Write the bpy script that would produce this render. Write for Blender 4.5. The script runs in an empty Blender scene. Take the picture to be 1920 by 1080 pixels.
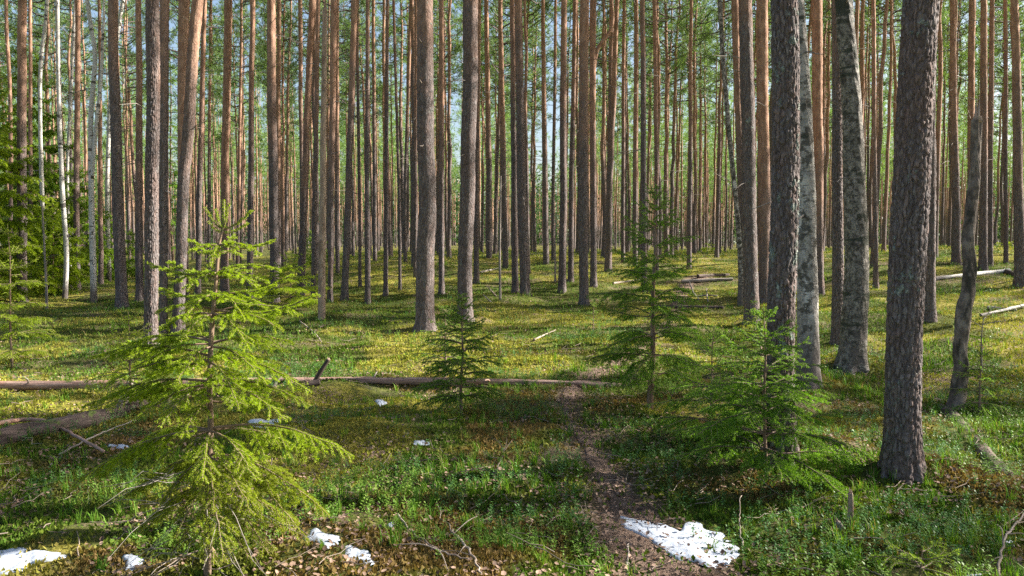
import bpy, math, random
import numpy as np
from mathutils import Vector

random.seed(7)
RNG = np.random.default_rng(11)
SC = bpy.context.scene
COL = SC.collection
R = math.radians

# ------------------------------------------------------------------ camera numbers
F = 1493.0
EYE = 1.70
PITCH = math.atan(85.0 / F)
CP, SP = math.cos(PITCH), math.sin(PITCH)
SUN_AZ, SUN_EL = R(80), R(33)
SUN = np.array([math.sin(SUN_AZ) * math.cos(SUN_EL), math.cos(SUN_AZ) * math.cos(SUN_EL), math.sin(SUN_EL)])


def ray(px, py):
    a, b = (px - 960.0) / F, (540.0 - py) / F
    return np.array([a, CP + b * SP, -SP + b * CP])


# ------------------------------------------------------------------ noise
def hash2(i, j, seed):
    i = np.asarray(i).astype(np.int64); j = np.asarray(j).astype(np.int64)
    h = (i * 374761393 + j * 668265263 + seed * 1442695041) & 0xFFFFFFFF
    h = ((h ^ (h >> 13)) * 1274126177) & 0xFFFFFFFF
    h = ((h ^ (h >> 16)) * 2246822519) & 0xFFFFFFFF
    h = h ^ (h >> 15)
    return h / 4294967295.0


def vn(x, y, seed=0):
    x = np.asarray(x, float); y = np.asarray(y, float)
    i, j = np.floor(x), np.floor(y)
    u, v = x - i, y - j
    u = u * u * u * (u * (u * 6 - 15) + 10); v = v * v * v * (v * (v * 6 - 15) + 10)
    a, b = hash2(i, j, seed), hash2(i + 1, j, seed)
    c, d = hash2(i, j + 1, seed), hash2(i + 1, j + 1, seed)
    return (a * (1 - u) + b * u) * (1 - v) + (c * (1 - u) + d * u) * v


def fbm(x, y, seed=0, oct=4):
    s, a, t = 0.0, 0.5, 0.0
    for k in range(oct):
        s = s + a * vn(x * 2.03 ** k + 17.3 * k, y * 2.03 ** k - 9.1 * k, seed + k)
        t += a; a *= 0.5
    return s / t


def sstep(a, b, x):
    t = np.clip((np.asarray(x, float) - a) / (b - a), 0, 1)
    return t * t * (3 - 2 * t)


# ------------------------------------------------------------------ ground height
MOUNDS = []


def ground_z(x, y):
    x = np.asarray(x, float); y = np.asarray(y, float)
    d = np.hypot(x, y)
    u = x / np.maximum(y, 1.0)
    u = np.where(y < 1, np.sign(x) * 2, u)
    side = 0.20 + 0.80 * sstep(-0.36, -0.12, u)
    right = sstep(0.25, 0.55, u)
    g = 1.05 * side * sstep(15, 36, d) + 0.35 * right * sstep(11, 20, d) + 0.7 * (1 - side) * sstep(45, 120, d)
    near = 1 - sstep(30, 80, d)
    g = g + near * (0.22 * (fbm(x / 4.2, y / 4.2, 3, 3) - 0.5) + 0.24 * (fbm(x / 1.15, y / 1.15, 9, 3) - 0.5)
                    + 0.07 * (fbm(x / 0.33, y / 0.33, 21, 3) - 0.5))
    for (mx, my, mh, mr) in MOUNDS:
        g = g + mh * np.exp(-((x - mx) ** 2 + (y - my) ** 2) / mr ** 2)
    g = g + sstep(80, 300, d) * 0.5 * (fbm(x / 25, y / 25, 31, 2) - 0.5)
    return g


def gz(x, y):
    return float(ground_z(np.array([x]), np.array([y]))[0])


EYE_Z = EYE


def hit(px, py):
    """Where the sight line through a point of the photograph meets the ground."""
    r = ray(px, py)
    t = np.geomspace(1.5, 400, 3000)
    P = r[None, :] * t[:, None]
    below = (EYE_Z + P[:, 2]) < ground_z(P[:, 0], P[:, 1])
    k = int(np.argmax(below)) if below.any() else len(t) - 1
    x, y = P[k, 0], P[k, 1]
    return np.array([x, y, gz(x, y)])


def at_depth(px, py, Y):
    r = ray(px, py)
    t = Y / r[1]
    return np.array([r[0] * t, Y, EYE_Z + r[2] * t])


def hits(pts):
    return np.array([hit(*p) for p in pts])


# ------------------------------------------------------------------ mesh accumulator
class MB:
    def __init__(self):
        self.v, self.f3, self.f4, self.m3, self.m4, self.col, self.bp = [], [], [], [], [], [], []
        self.n = 0

    def add(self, v, f3=None, f4=None, mat=0, col=None, bp=None):
        v = np.asarray(v, np.float32).reshape(-1, 3)
        k = len(v)
        if col is None:
            col = np.full((k, 3), 0.5, np.float32)
        else:
            col = np.broadcast_to(np.asarray(col, np.float32), (k, 3))
        bp = v if bp is None else np.asarray(bp, np.float32).reshape(-1, 3)
        self.v.append(v); self.col.append(col); self.bp.append(bp)
        if f3 is not None and len(f3):
            f3 = np.asarray(f3, np.int64).reshape(-1, 3) + self.n
            self.f3.append(f3); self.m3.append(np.full(len(f3), mat, np.int32))
        if f4 is not None and len(f4):
            f4 = np.asarray(f4, np.int64).reshape(-1, 4) + self.n
            self.f4.append(f4); self.m4.append(np.full(len(f4), mat, np.int32))
        self.n += k

    def merge(self, other, mat_shift=0, M=None):
        """M: function applied to the vertices"""
        for v, c, b in zip(other.v, other.col, other.bp):
            self.v.append(v if M is None else M(v).astype(np.float32)); self.col.append(c); self.bp.append(b)
        for f, m in zip(other.f3, other.m3):
            self.f3.append(f + self.n); self.m3.append(m + mat_shift)
        for f, m in zip(other.f4, other.m4):
            self.f4.append(f + self.n); self.m4.append(m + mat_shift)
        self.n += other.n

    def mesh(self, name, mats, smooth=True):
        v = np.concatenate(self.v) if self.v else np.zeros((0, 3), np.float32)
        f3 = np.concatenate(self.f3) if self.f3 else np.zeros((0, 3), np.int64)
        f4 = np.concatenate(self.f4) if self.f4 else np.zeros((0, 4), np.int64)
        m = np.concatenate([*self.m3, *self.m4]) if (self.m3 or self.m4) else np.zeros(0, np.int32)
        me = bpy.data.meshes.new(name)
        me.vertices.add(len(v)); me.vertices.foreach_set('co', v.ravel())
        nl = f3.size + f4.size
        me.loops.add(nl)
        me.loops.foreach_set('vertex_index', np.concatenate([f3.ravel(), f4.ravel()]).astype(np.int32))
        npoly = len(f3) + len(f4)
        me.polygons.add(npoly)
        st = np.concatenate([np.arange(len(f3)) * 3, f3.size + np.arange(len(f4)) * 4]).astype(np.int32)
        me.polygons.foreach_set('loop_start', st)
        me.polygons.foreach_set('material_index', m)
        me.polygons.foreach_set('use_smooth', np.full(npoly, smooth, bool))
        me.update(calc_edges=True)
        a = me.attributes.new('tint', 'FLOAT_VECTOR', 'POINT')
        a.data.foreach_set('vector', np.concatenate(self.col).astype(np.float32).ravel())
        a = me.attributes.new('bark_pos', 'FLOAT_VECTOR', 'POINT')
        a.data.foreach_set('vector', np.concatenate(self.bp).astype(np.float32).ravel())
        for mt in (mats if isinstance(mats, (list, tuple)) else [mats]):
            me.materials.append(mt)
        return me

    def build(self, name, mats, parent=None, smooth=True):
        o = bpy.data.objects.new(name, self.mesh(name, mats, smooth))
        COL.objects.link(o)
        if parent is not None:
            o.parent = parent
        return o


def tag(o, label=None, cat=None, group=None, kind=None):
    if label: o['label'] = label
    if cat: o['category'] = cat
    if group: o['group'] = group
    if kind: o['kind'] = kind
    return o


def thing(name, loc, label, cat, group=None):
    o = bpy.data.objects.new(name, None)
    o.empty_display_size = 0.2
    o.location = [float(c) for c in loc]
    COL.objects.link(o)
    return tag(o, label, cat, group)


def part(name, mesh, parent, loc=(0, 0, 0), scale=(1, 1, 1), rz=0.0):
    o = bpy.data.objects.new(name, mesh)
    o.location = [float(c) for c in loc]; o.scale = scale; o.rotation_euler = (0, 0, rz)
    o.parent = parent
    COL.objects.link(o)
    return o


def frames(P):
    P = np.asarray(P, float)
    T = np.gradient(P, axis=0)
    T /= np.linalg.norm(T, axis=1, keepdims=True) + 1e-9
    ref = np.array([1.0, 0, 0]) if abs(T[0][0]) < 0.8 else np.array([0, 0, 1.0])
    A = np.zeros_like(P)
    a = ref - T[0] * ref.dot(T[0]); a /= np.linalg.norm(a)
    for i in range(len(P)):
        a = a - T[i] * a.dot(T[i]); a /= np.linalg.norm(a) + 1e-9
        A[i] = a
    B = np.cross(T, A)
    return T, A, B


def tube(mb, P, r, sides=8, mat=0, col=None, cap=True, disp=None, s0=0.0):
    """A tapering tube along P; bark_pos holds (r cos a, r sin a, length along it)."""
    P = np.asarray(P, float); r = np.broadcast_to(np.asarray(r, float), (len(P),))
    T, A, B = frames(P)
    s = s0 + np.concatenate([[0], np.cumsum(np.linalg.norm(np.diff(P, axis=0), axis=1))])
    th = np.linspace(0, 2 * math.pi, sides, endpoint=False)
    c, sn = np.cos(th), np.sin(th)
    rr = np.repeat(r[:, None], sides, 1)
    cols = None
    if disp is not None:
        dd, cols = disp(th[None, :] + 0 * s[:, None], s[:, None] + 0 * th[None, :], r)
        rr = rr + dd
    V = P[:, None, :] + rr[:, :, None] * (c[None, :, None] * A[:, None, :] + sn[None, :, None] * B[:, None, :])
    bp = np.stack([r[:, None] * c[None, :], r[:, None] * sn[None, :], np.repeat(s[:, None], sides, 1)], -1)
    n = len(P)
    i = np.arange(n - 1)[:, None] * sides; j = np.arange(sides)[None, :]; k = (j + 1) % sides
    f4 = np.stack([i + j, i + k, i + sides + k, i + sides + j], -1).reshape(-1, 4)
    V = V.reshape(-1, 3); bp = bp.reshape(-1, 3)
    f3 = []
    cc = None if cols is None else cols.reshape(-1, 3)
    if cap:
        V = np.concatenate([V, P[:1], P[-1:]]); bp = np.concatenate([bp, [[0, 0, s[0]]], [[0, 0, s[-1]]]])
        if cc is not None: cc = np.concatenate([cc, cc[:1], cc[-1:]])
        e0, e1 = n * sides, n * sides + 1
        f3 = [(e0, (q + 1) % sides, q) for q in range(sides)] + [(e1, (n - 1) * sides + q, (n - 1) * sides + (q + 1) % sides) for q in range(sides)]
    mb.add(V, f3=f3, f4=f4, mat=mat, col=cc if cc is not None else col, bp=bp)


def smooth_line(pts, n=24, it=2):
    """Catmull-Rom through pts"""
    P = np.asarray(pts, float)
    if len(P) < 3:
        t = np.linspace(0, 1, n)[:, None]
        return P[0] * (1 - t) + P[-1] * t
    Q = np.concatenate([[2 * P[0] - P[1]], P, [2 * P[-1] - P[-2]]])
    out = []
    seg = len(P) - 1
    tt = np.linspace(0, seg, n)
    for t in tt:
        k = min(int(t), seg - 1); u = t - k
        a, b, c, d = Q[k], Q[k + 1], Q[k + 2], Q[k + 3]
        out.append(0.5 * ((2 * b) + (-a + c) * u + (2 * a - 5 * b + 4 * c - d) * u * u + (-a + 3 * b - 3 * c + d) * u ** 3))
    return np.array(out)


# ------------------------------------------------------------------ materials
def new_mat(name):
    m = bpy.data.materials.new(name); m.use_nodes = True
    nt = m.node_tree
    for n in list(nt.nodes): nt.nodes.remove(n)
    out = nt.nodes.new('ShaderNodeOutputMaterial')
    return m, nt, out


class NT:
    """small helper to wire node trees"""
    def __init__(self, nt): self.nt = nt

    def node(self, t, **kw):
        n = self.nt.nodes.new(t)
        for k, v in kw.items(): setattr(n, k, v)
        return n

    def link(self, a, b): self.nt.links.new(a, b)

    def put(self, sock, v):
        if hasattr(v, 'is_output') or isinstance(v, bpy.types.NodeSocket): self.link(v, sock)
        else: sock.default_value = v

    def math(self, op, a, b=0.0, c=0.0, clamp=False):
        n = self.node('ShaderNodeMath', operation=op, use_clamp=clamp)
        self.put(n.inputs[0], a); self.put(n.inputs[1], b); self.put(n.inputs[2], c)
        return n.outputs[0]

    def smooth(self, a, b, x):
        n = self.node('ShaderNodeMapRange', interpolation_type='SMOOTHSTEP')
        self.put(n.inputs['Value'], x); self.put(n.inputs['From Min'], a); self.put(n.inputs['From Max'], b)
        return n.outputs['Result']

    def mix(self, f, a, b, blend='MIX'):
        n = self.node('ShaderNodeMix', data_type='RGBA', blend_type=blend, clamp_factor=True)
        self.put(n.inputs[0], f)
        self.put(n.inputs[6], a if not isinstance(a, tuple) else (*a, 1)); self.put(n.inputs[7], b if not isinstance(b, tuple) else (*b, 1))
        return n.outputs[2]

    def attr(self, name, kind='GEOMETRY'):
        return self.node('ShaderNodeAttribute', attribute_name=name, attribute_type=kind)

    def scale(self, vec, s):
        n = self.node('ShaderNodeVectorMath', operation='MULTIPLY')
        self.put(n.inputs[0], vec); n.inputs[1].default_value = s
        return n.outputs[0]

    def vadd(self, a, b):
        n = self.node('ShaderNodeVectorMath', operation='ADD')
        self.put(n.inputs[0], a); self.put(n.inputs[1], b)
        return n.outputs[0]

    def noise(self, vec, scale=1.0, detail=4, rough=0.55, dist=0.0):
        n = self.node('ShaderNodeTexNoise')
        self.put(n.inputs['Vector'], vec); n.inputs['Scale'].default_value = scale
        n.inputs['Detail'].default_value = detail; n.inputs['Roughness'].default_value = rough; n.inputs['Distortion'].default_value = dist
        return n.outputs

    def voro(self, vec, scale=1.0, feature='DISTANCE_TO_EDGE', rand=1.0):
        n = self.node('ShaderNodeTexVoronoi', feature=feature)
        self.put(n.inputs['Vector'], vec); n.inputs['Scale'].default_value = scale; n.inputs['Randomness'].default_value = rand
        return n.outputs

    def bump(self, h, dist=0.01, strength=1.0, normal=None):
        n = self.node('ShaderNodeBump'); self.put(n.inputs['Height'], h)
        n.inputs['Distance'].default_value = dist; n.inputs['Strength'].default_value = strength
        if normal is not None: self.link(normal, n.inputs['Normal'])
        return n.outputs[0]

    def bsdf(self, color, rough=0.8, normal=None, spec=0.25):
        n = self.node('ShaderNodeBsdfPrincipled')
        self.put(n.inputs['Base Color'], color if not isinstance(color, tuple) else (*color, 1)); self.put(n.inputs['Roughness'], rough)
        n.inputs['Specular IOR Level'].default_value = spec
        if normal is not None: self.link(normal, n.inputs['Normal'])
        return n.outputs[0]


def bark_common(t):
    a = t.attr('bark_pos')
    inf = t.node('ShaderNodeObjectInfo')
    shift = t.node('ShaderNodeCombineXYZ')
    r = t.math('MULTIPLY', inf.outputs['Random'], 37.0)
    t.link(r, shift.inputs[0]); t.link(r, shift.inputs[1])
    vec = t.vadd(a.outputs['Vector'], shift.outputs[0])
    sep = t.node('ShaderNodeSeparateXYZ'); t.link(a.outputs['Vector'], sep.inputs[0])
    return vec, sep.outputs[2], inf.outputs['Random']


def mat_pine_bark(name='pine_bark'):
    m, nt, out = new_mat(name); t = NT(nt)
    vec, z, rnd = bark_common(t)
    lich = t.attr('lichen', 'OBJECT').outputs['Fac']; red = t.attr('reddish', 'OBJECT').outputs['Fac']
    tint = t.attr('tint'); tsep = t.node('ShaderNodeSeparateXYZ'); t.link(tint.outputs['Vector'], tsep.inputs[0])
    big = t.noise(t.scale(vec, (3, 3, 1.1)), 1.0, 3)[0]
    warp = t.noise(t.scale(vec, (9, 9, 5)), 1.0, 2)[1]
    wv = t.vadd(t.scale(vec, (30, 30, 8.5)), t.scale(warp, (3.2, 3.2, 3.2)))
    edge = t.voro(wv, 1.0)[0]
    plate = t.voro(wv, 1.0, 'F1')[1]
    psep = t.node('ShaderNodeSeparateColor'); t.link(plate, psep.inputs[0])
    fine = t.noise(t.scale(vec, (60, 60, 28)), 1.0, 5, 0.65)[0]
    crack = t.smooth(0.0, 0.22, t.math('ADD', edge, t.math('MULTIPLY', t.math('SUBTRACT', fine, 0.5), 0.22)))
    streak = t.noise(t.scale(vec, (45, 45, 7)), 1.0, 5, 0.65)[0]
    low = t.mix(t.smooth(0.36, 0.64, streak), (0.096, 0.079, 0.079), (0.215, 0.190, 0.187))
    low = t.mix(t.math('MULTIPLY', t.smooth(0.5, 0.9, psep.outputs[0]), 0.5), low, (0.255, 0.175, 0.150))
    low = t.mix(t.math('MULTIPLY', t.smooth(0.50, 0.70, fine), 0.7), low, (0.265, 0.245, 0.245))
    low = t.mix(t.math('MULTIPLY', t.smooth(0.5, 0.75, big), 0.5), low, (0.195, 0.125, 0.105))
    ridge = t.smooth(0.0, 0.5, tsep.outputs[0])
    low = t.mix(t.math('MULTIPLY', t.math('SUBTRACT', 1.0, crack), 0.45), low, (0.095, 0.07, 0.062))
    low = t.mix(t.math('MULTIPLY', t.math('SUBTRACT', 1.0, ridge), 0.6), low, (0.085, 0.062, 0.055))
    flake = t.noise(t.scale(vec, (14, 14, 5)), 1.0, 4, 0.6)[0]
    up = t.mix(t.smooth(0.35, 0.65, flake), (0.27, 0.150, 0.100), (0.43, 0.265, 0.185))
    up = t.mix(t.smooth(0.58, 0.72, fine), up, (0.22, 0.12, 0.08))
    h = t.math('ADD', z, t.math('MULTIPLY', t.math('SUBTRACT', big, 0.5), 5.0))
    h = t.math('ADD', h, t.math('MULTIPLY', t.math('SUBTRACT', rnd, 0.5), 3.0))
    h = t.math('ADD', h, t.math('MULTIPLY', red, 6.0))
    hf = t.smooth(3.0, 8.5, h)
    col = t.mix(hf, low, up)
    ln = t.noise(t.scale(vec, (7, 7, 5)), 1.0, 5, 0.7)[0]
    thr = t.math('SUBTRACT', 0.74, t.math('MULTIPLY', lich, 0.26))
    lm = t.smooth(0.0, 0.05, t.math('SUBTRACT', ln, thr))
    lcol = t.mix(t.smooth(0.4, 0.6, fine), (0.15, 0.175, 0.155), (0.34, 0.375, 0.335))
    col = t.mix(lm, col, lcol)
    hgt = t.math('ADD', t.math('MULTIPLY', crack, t.math('SUBTRACT', 1.0, t.math('MULTIPLY', hf, 0.75))), t.math('MULTIPLY', fine, 0.6))
    hgt = t.math('ADD', hgt, t.math('MULTIPLY', lm, t.math('MULTIPLY', fine, 1.2)))
    nrm = t.bump(hgt, 0.012, 0.9)
    t.link(t.bsdf(col, 0.85, nrm, 0.2), out.inputs[0])
    return m


def mat_birch():
    m, nt, out = new_mat('birch_bark'); t = NT(nt)
    vec, z, rnd = bark_common(t)
    lich = t.attr('lichen', 'OBJECT').outputs['Fac']
    dash = t.noise(t.scale(vec, (9, 9, 75)), 1.0, 3, 0.6)[0]
    patch = t.noise(t.scale(vec, (7, 7, 3.2)), 1.0, 5, 0.65)[0]
    ring = t.noise(t.scale(vec, (1.2, 1.2, 5.5)), 1.0, 3, 0.6)[0]
    fine = t.noise(t.scale(vec, (50, 50, 50)), 1.0, 5, 0.65)[0]
    col = t.mix(t.smooth(0.4, 0.6, patch), (0.50, 0.47, 0.43), (0.62, 0.60, 0.57))
    col = t.mix(t.smooth(0.60, 0.64, dash), col, (0.09, 0.075, 0.065))
    col = t.mix(t.smooth(0.60, 0.67, patch), col, (0.075, 0.065, 0.06))
    col = t.mix(t.math('MULTIPLY', t.smooth(0.60, 0.63, ring), 0.85), col, (0.06, 0.05, 0.045))
    mid = t.noise(t.scale(vec, (5, 5, 2.2)), 1.0, 4, 0.6)[0]; mid2 = t.noise(t.scale(vec, (16, 16, 14)), 1.0, 4, 0.65)[0]
    old = t.mix(t.smooth(0.40, 0.60, mid2), (0.09, 0.076, 0.066), (0.33, 0.30, 0.27))
    col = t.mix(t.math('MULTIPLY', t.smooth(0.15, 0.5, lich), t.smooth(0.66, 0.56, t.math('SUBTRACT', mid, t.math('MULTIPLY', t.math('SUBTRACT', lich, 0.55), 0.12)))), col, old)
    blot = t.noise(t.scale(vec, (8, 8, 9)), 1.0, 5, 0.65)[0]
    col = t.mix(t.math('MULTIPLY', t.smooth(0.52, 0.57, blot), t.math('MULTIPLY', t.smooth(0.15, 0.4, lich), 0.85)), col, (0.05, 0.046, 0.036))
    foot = t.smooth(0.9, 0.1, t.math('ADD', z, t.math('MULTIPLY', t.math('SUBTRACT', patch, 0.5), 1.2)))
    col = t.mix(foot, col, (0.13, 0.11, 0.10))
    ln = t.noise(t.scale(vec, (6, 6, 4.5)), 1.0, 6, 0.72)[0]
    thr = t.math('SUBTRACT', 0.80, t.math('MULTIPLY', lich, 0.38))
    lm = t.smooth(0.0, 0.06, t.math('SUBTRACT', ln, thr))
    lm2 = t.smooth(0.0, 0.03, t.math('SUBTRACT', t.math('ADD', ring, t.math('MULTIPLY', fine, 0.25)), t.math('SUBTRACT', 0.86, t.math('MULTIPLY', lich, 0.20))))
    lcol = t.mix(t.smooth(0.40, 0.62, t.math('ADD', t.math('MULTIPLY', fine, 0.45), t.math('MULTIPLY', mid2, 0.55))), (0.05, 0.046, 0.036), (0.30, 0.275, 0.24))
    col = t.mix(lm, col, lcol)
    col = t.mix(t.math('MULTIPLY', lm2, t.smooth(0.1, 0.3, lich)), col, (0.05, 0.055, 0.04))
    hgt = t.math('ADD', t.math('MULTIPLY', fine, 0.5), t.math('ADD', t.math('MULTIPLY', lm, 0.8), t.math('MULTIPLY', dash, 0.3)))
    t.link(t.bsdf(col, 0.7, t.bump(hgt, 0.012, 0.8), 0.25), out.inputs[0])
    return m


def mat_wood(name, c0, c1, c2, lichen=0.0, sc=(30, 30, 4)):
    m, nt, out = new_mat(name); t = NT(nt)
    vec, z, rnd = bark_common(t)
    n1 = t.noise(t.scale(vec, sc), 1.0, 5, 0.6)[0]
    n2 = t.noise(t.scale(vec, (9, 9, 3)), 1.0, 5, 0.65)[0]
    col = t.mix(t.smooth(0.35, 0.65, n1), c0, c1)
    col = t.mix(t.smooth(0.52, 0.62, n2), col, c2)
    if lichen:
        l = t.noise(t.scale(vec, (6, 6, 6)), 1.0, 6, 0.7)[0]
        geo = t.node('ShaderNodeNewGeometry'); gs = t.node('ShaderNodeSeparateXYZ'); t.link(geo.outputs['Normal'], gs.inputs[0])
        lm = t.smooth(0.0, 0.08, t.math('SUBTRACT', t.math('ADD', l, t.math('MULTIPLY', gs.outputs[2], 0.10)), 0.66 - 0.2 * lichen))
        col = t.mix(lm, col, (0.085, 0.115, 0.03))
    t.link(t.bsdf(col, 0.85, t.bump(t.math('ADD', n1, n2), 0.01, 0.9), 0.2), out.inputs[0])
    return m


def mat_leaf(name, trans=0.35, rough=0.55, spec=0.3, vary=0.25, tcol=(1.25, 1.25, 0.55)):
    """leaf colour comes from the tint attribute (each leaf's own pigment), thin and translucent"""
    m, nt, out = new_mat(name); t = NT(nt)
    c = t.attr('tint').outputs['Vector']
    inf = t.node('ShaderNodeObjectInfo')
    k = t.math('ADD', 1.0 - vary, t.math('MULTIPLY', inf.outputs['Random'], 2 * vary))
    sc = t.node('ShaderNodeVectorMath', operation='SCALE'); t.link(c, sc.inputs[0]); t.link(k, sc.inputs['Scale'])
    c = sc.outputs[0]
    d = t.bsdf(c, rough, None, spec)
    tr = t.node('ShaderNodeBsdfTranslucent'); t.link(t.scale(c, tcol), tr.inputs[0])
    mx = t.node('ShaderNodeMixShader'); mx.inputs[0].default_value = trans
    t.link(d, mx.inputs[1]); t.link(tr.outputs[0], mx.inputs[2])
    t.link(mx.outputs[0], out.inputs[0])
    return m


def mat_ground():
    m, nt, out = new_mat('forest_floor'); t = NT(nt)
    geo = t.node('ShaderNodeNewGeometry'); p = geo.outputs['Position']
    a = t.attr('tint'); s = t.node('ShaderNodeSeparateXYZ'); t.link(a.outputs['Vector'], s.inputs[0])
    dirt, yel = s.outputs[0], s.outputs[1]
    n1 = t.noise(p, 1.3, 5, 0.6)[0]; n2 = t.noise(p, 9.0, 5, 0.65)[0]; n3 = t.noise(p, 55.0, 4, 0.7)[0]
    col = t.mix(t.smooth(0.35, 0.65, n2), (0.055, 0.072, 0.018), (0.12, 0.135, 0.03))
    col = t.mix(t.math('MULTIPLY', yel, t.smooth(0.3, 0.6, n2)), col, (0.27, 0.235, 0.045))
    litter = t.mix(t.smooth(0.4, 0.62, n3), (0.075, 0.048, 0.032), (0.24, 0.175, 0.13))
    col = t.mix(t.smooth(0.50, 0.62, t.math('ADD', t.math('MULTIPLY', n1, 0.55), t.math('MULTIPLY', n3, 0.45))), col, litter)
    col = t.mix(dirt, col, litter)
    hgt = t.math('ADD', t.math('MULTIPLY', n3, 0.5), n2)
    t.link(t.bsdf(col, 0.95, t.bump(hgt, 0.05, 1.0), 0.1), out.inputs[0])
    return m


def mat_path():
    m, nt, out = new_mat('trodden_litter'); t = NT(nt)
    geo = t.node('ShaderNodeNewGeometry'); p = geo.outputs['Position']
    n2 = t.noise(p, 7.0, 5, 0.65)[0]; n3 = t.noise(p, 70.0, 4, 0.7)[0]; st = t.noise(t.scale(p, (160, 40, 40)), 1.0, 3, 0.6)[0]
    col = t.mix(t.smooth(0.38, 0.62, n3), (0.075, 0.05, 0.038), (0.25, 0.18, 0.145))
    col = t.mix(t.smooth(0.5, 0.66, st), col, (0.34, 0.24, 0.18))
    col = t.mix(t.smooth(0.55, 0.7, n2), col, (0.06, 0.042, 0.034))
    t.link(t.bsdf(col, 0.95, t.bump(t.math('ADD', n3, st), 0.02, 1.0), 0.1), out.inputs[0])
    return m


def mat_snow():
    m, nt, out = new_mat('old_snow'); t = NT(nt)
    geo = t.node('ShaderNodeNewGeometry'); p = geo.outputs['Position']
    n1 = t.noise(p, 14.0, 4, 0.6)[0]; n2 = t.noise(p, 160.0, 3, 0.6)[0]; n3 = t.noise(t.scale(p, (1, 1, 1)), 42.0, 3, 0.6, 1.5)[0]
    col = t.mix(t.smooth(0.3, 0.7, n1), (0.38, 0.43, 0.52), (0.52, 0.56, 0.64))
    col = t.mix(t.smooth(0.60, 0.68, n3), col, (0.45, 0.43, 0.42))
    col = t.mix(t.smooth(0.66, 0.70, t.noise(p, 75.0, 3, 0.7, 1.0)[0]), col, (0.16, 0.12, 0.09))
    b = t.node('ShaderNodeBsdfPrincipled')
    t.link(col, b.inputs['Base Color']); b.inputs['Roughness'].default_value = 0.6
    b.inputs['Subsurface Weight'].default_value = 0.25; b.inputs['Subsurface Radius'].default_value = (0.02, 0.025, 0.03)
    t.link(t.bump(t.math('ADD', n1, t.math('MULTIPLY', n2, 0.12)), 0.02, 0.5), b.inputs['Normal'])
    t.link(b.outputs[0], out.inputs[0])
    return m


M_PINE = mat_pine_bark()
M_BIRCH = mat_birch()
M_SPRUCE = mat_wood('spruce_bark', (0.13, 0.085, 0.06), (0.27, 0.19, 0.135), (0.20, 0.15, 0.12))
M_DEAD = mat_wood('grey_dead_wood', (0.14, 0.12, 0.105), (0.34, 0.30, 0.27), (0.24, 0.20, 0.17))
M_SNAG = mat_wood('bare_brown_wood', (0.26, 0.19, 0.145), (0.42, 0.32, 0.25), (0.20, 0.14, 0.11))
M_CROOK = mat_wood('mottled_dead_birch', (0.10, 0.08, 0.07), (0.25, 0.21, 0.18), (0.055, 0.05, 0.042), 0.0, (12, 12, 8))
M_LOG = mat_wood('fallen_pine_bark', (0.22, 0.135, 0.105), (0.44, 0.30, 0.245), (0.34, 0.20, 0.15), 0.05)
M_ROT = mat_wood('rotting_bark', (0.045, 0.034, 0.030), (0.125, 0.092, 0.080), (0.08, 0.06, 0.05), 0.12)
M_ROTL = mat_wood('rotting_mossy_wood', (0.08, 0.06, 0.05), (0.20, 0.15, 0.13), (0.12, 0.085, 0.07), 0.25)
M_TWIG = mat_wood('dry_twig', (0.20, 0.16, 0.13), (0.42, 0.35, 0.29), (0.30, 0.23, 0.18))
M_NEEDLE = mat_leaf('spruce_needles', 0.45, 0.5, 0.3, 0.10, (1.3, 1.35, 0.5))
M_PNEEDLE = mat_leaf('pine_needles', 0.35, 0.5, 0.35, 0.28, (1.25, 1.3, 0.6))
M_GRASS = mat_leaf('grass_blade', 0.35, 0.6, 0.2, 0.0)
M_MOSS = mat_leaf('moss_shoot', 0.25, 0.8, 0.1, 0.0, (1.2, 1.2, 0.6))
M_SHRUB = mat_leaf('berry_leaf', 0.25, 0.5, 0.35, 0.0, (1.1, 1.3, 0.5))
M_LITTER = mat_leaf('dead_leaf', 0.15, 0.7, 0.25, 0.0, (1.2, 1.0, 0.8))
M_GROUND = mat_ground()
M_PATH = mat_path()
M_SNOW = mat_snow()
# ------------------------------------------------------------------ world, sun, camera
EXPOSURE = 1.85
SUN_STRENGTH, SKY_STRENGTH = 5.0, 0.066


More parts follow.
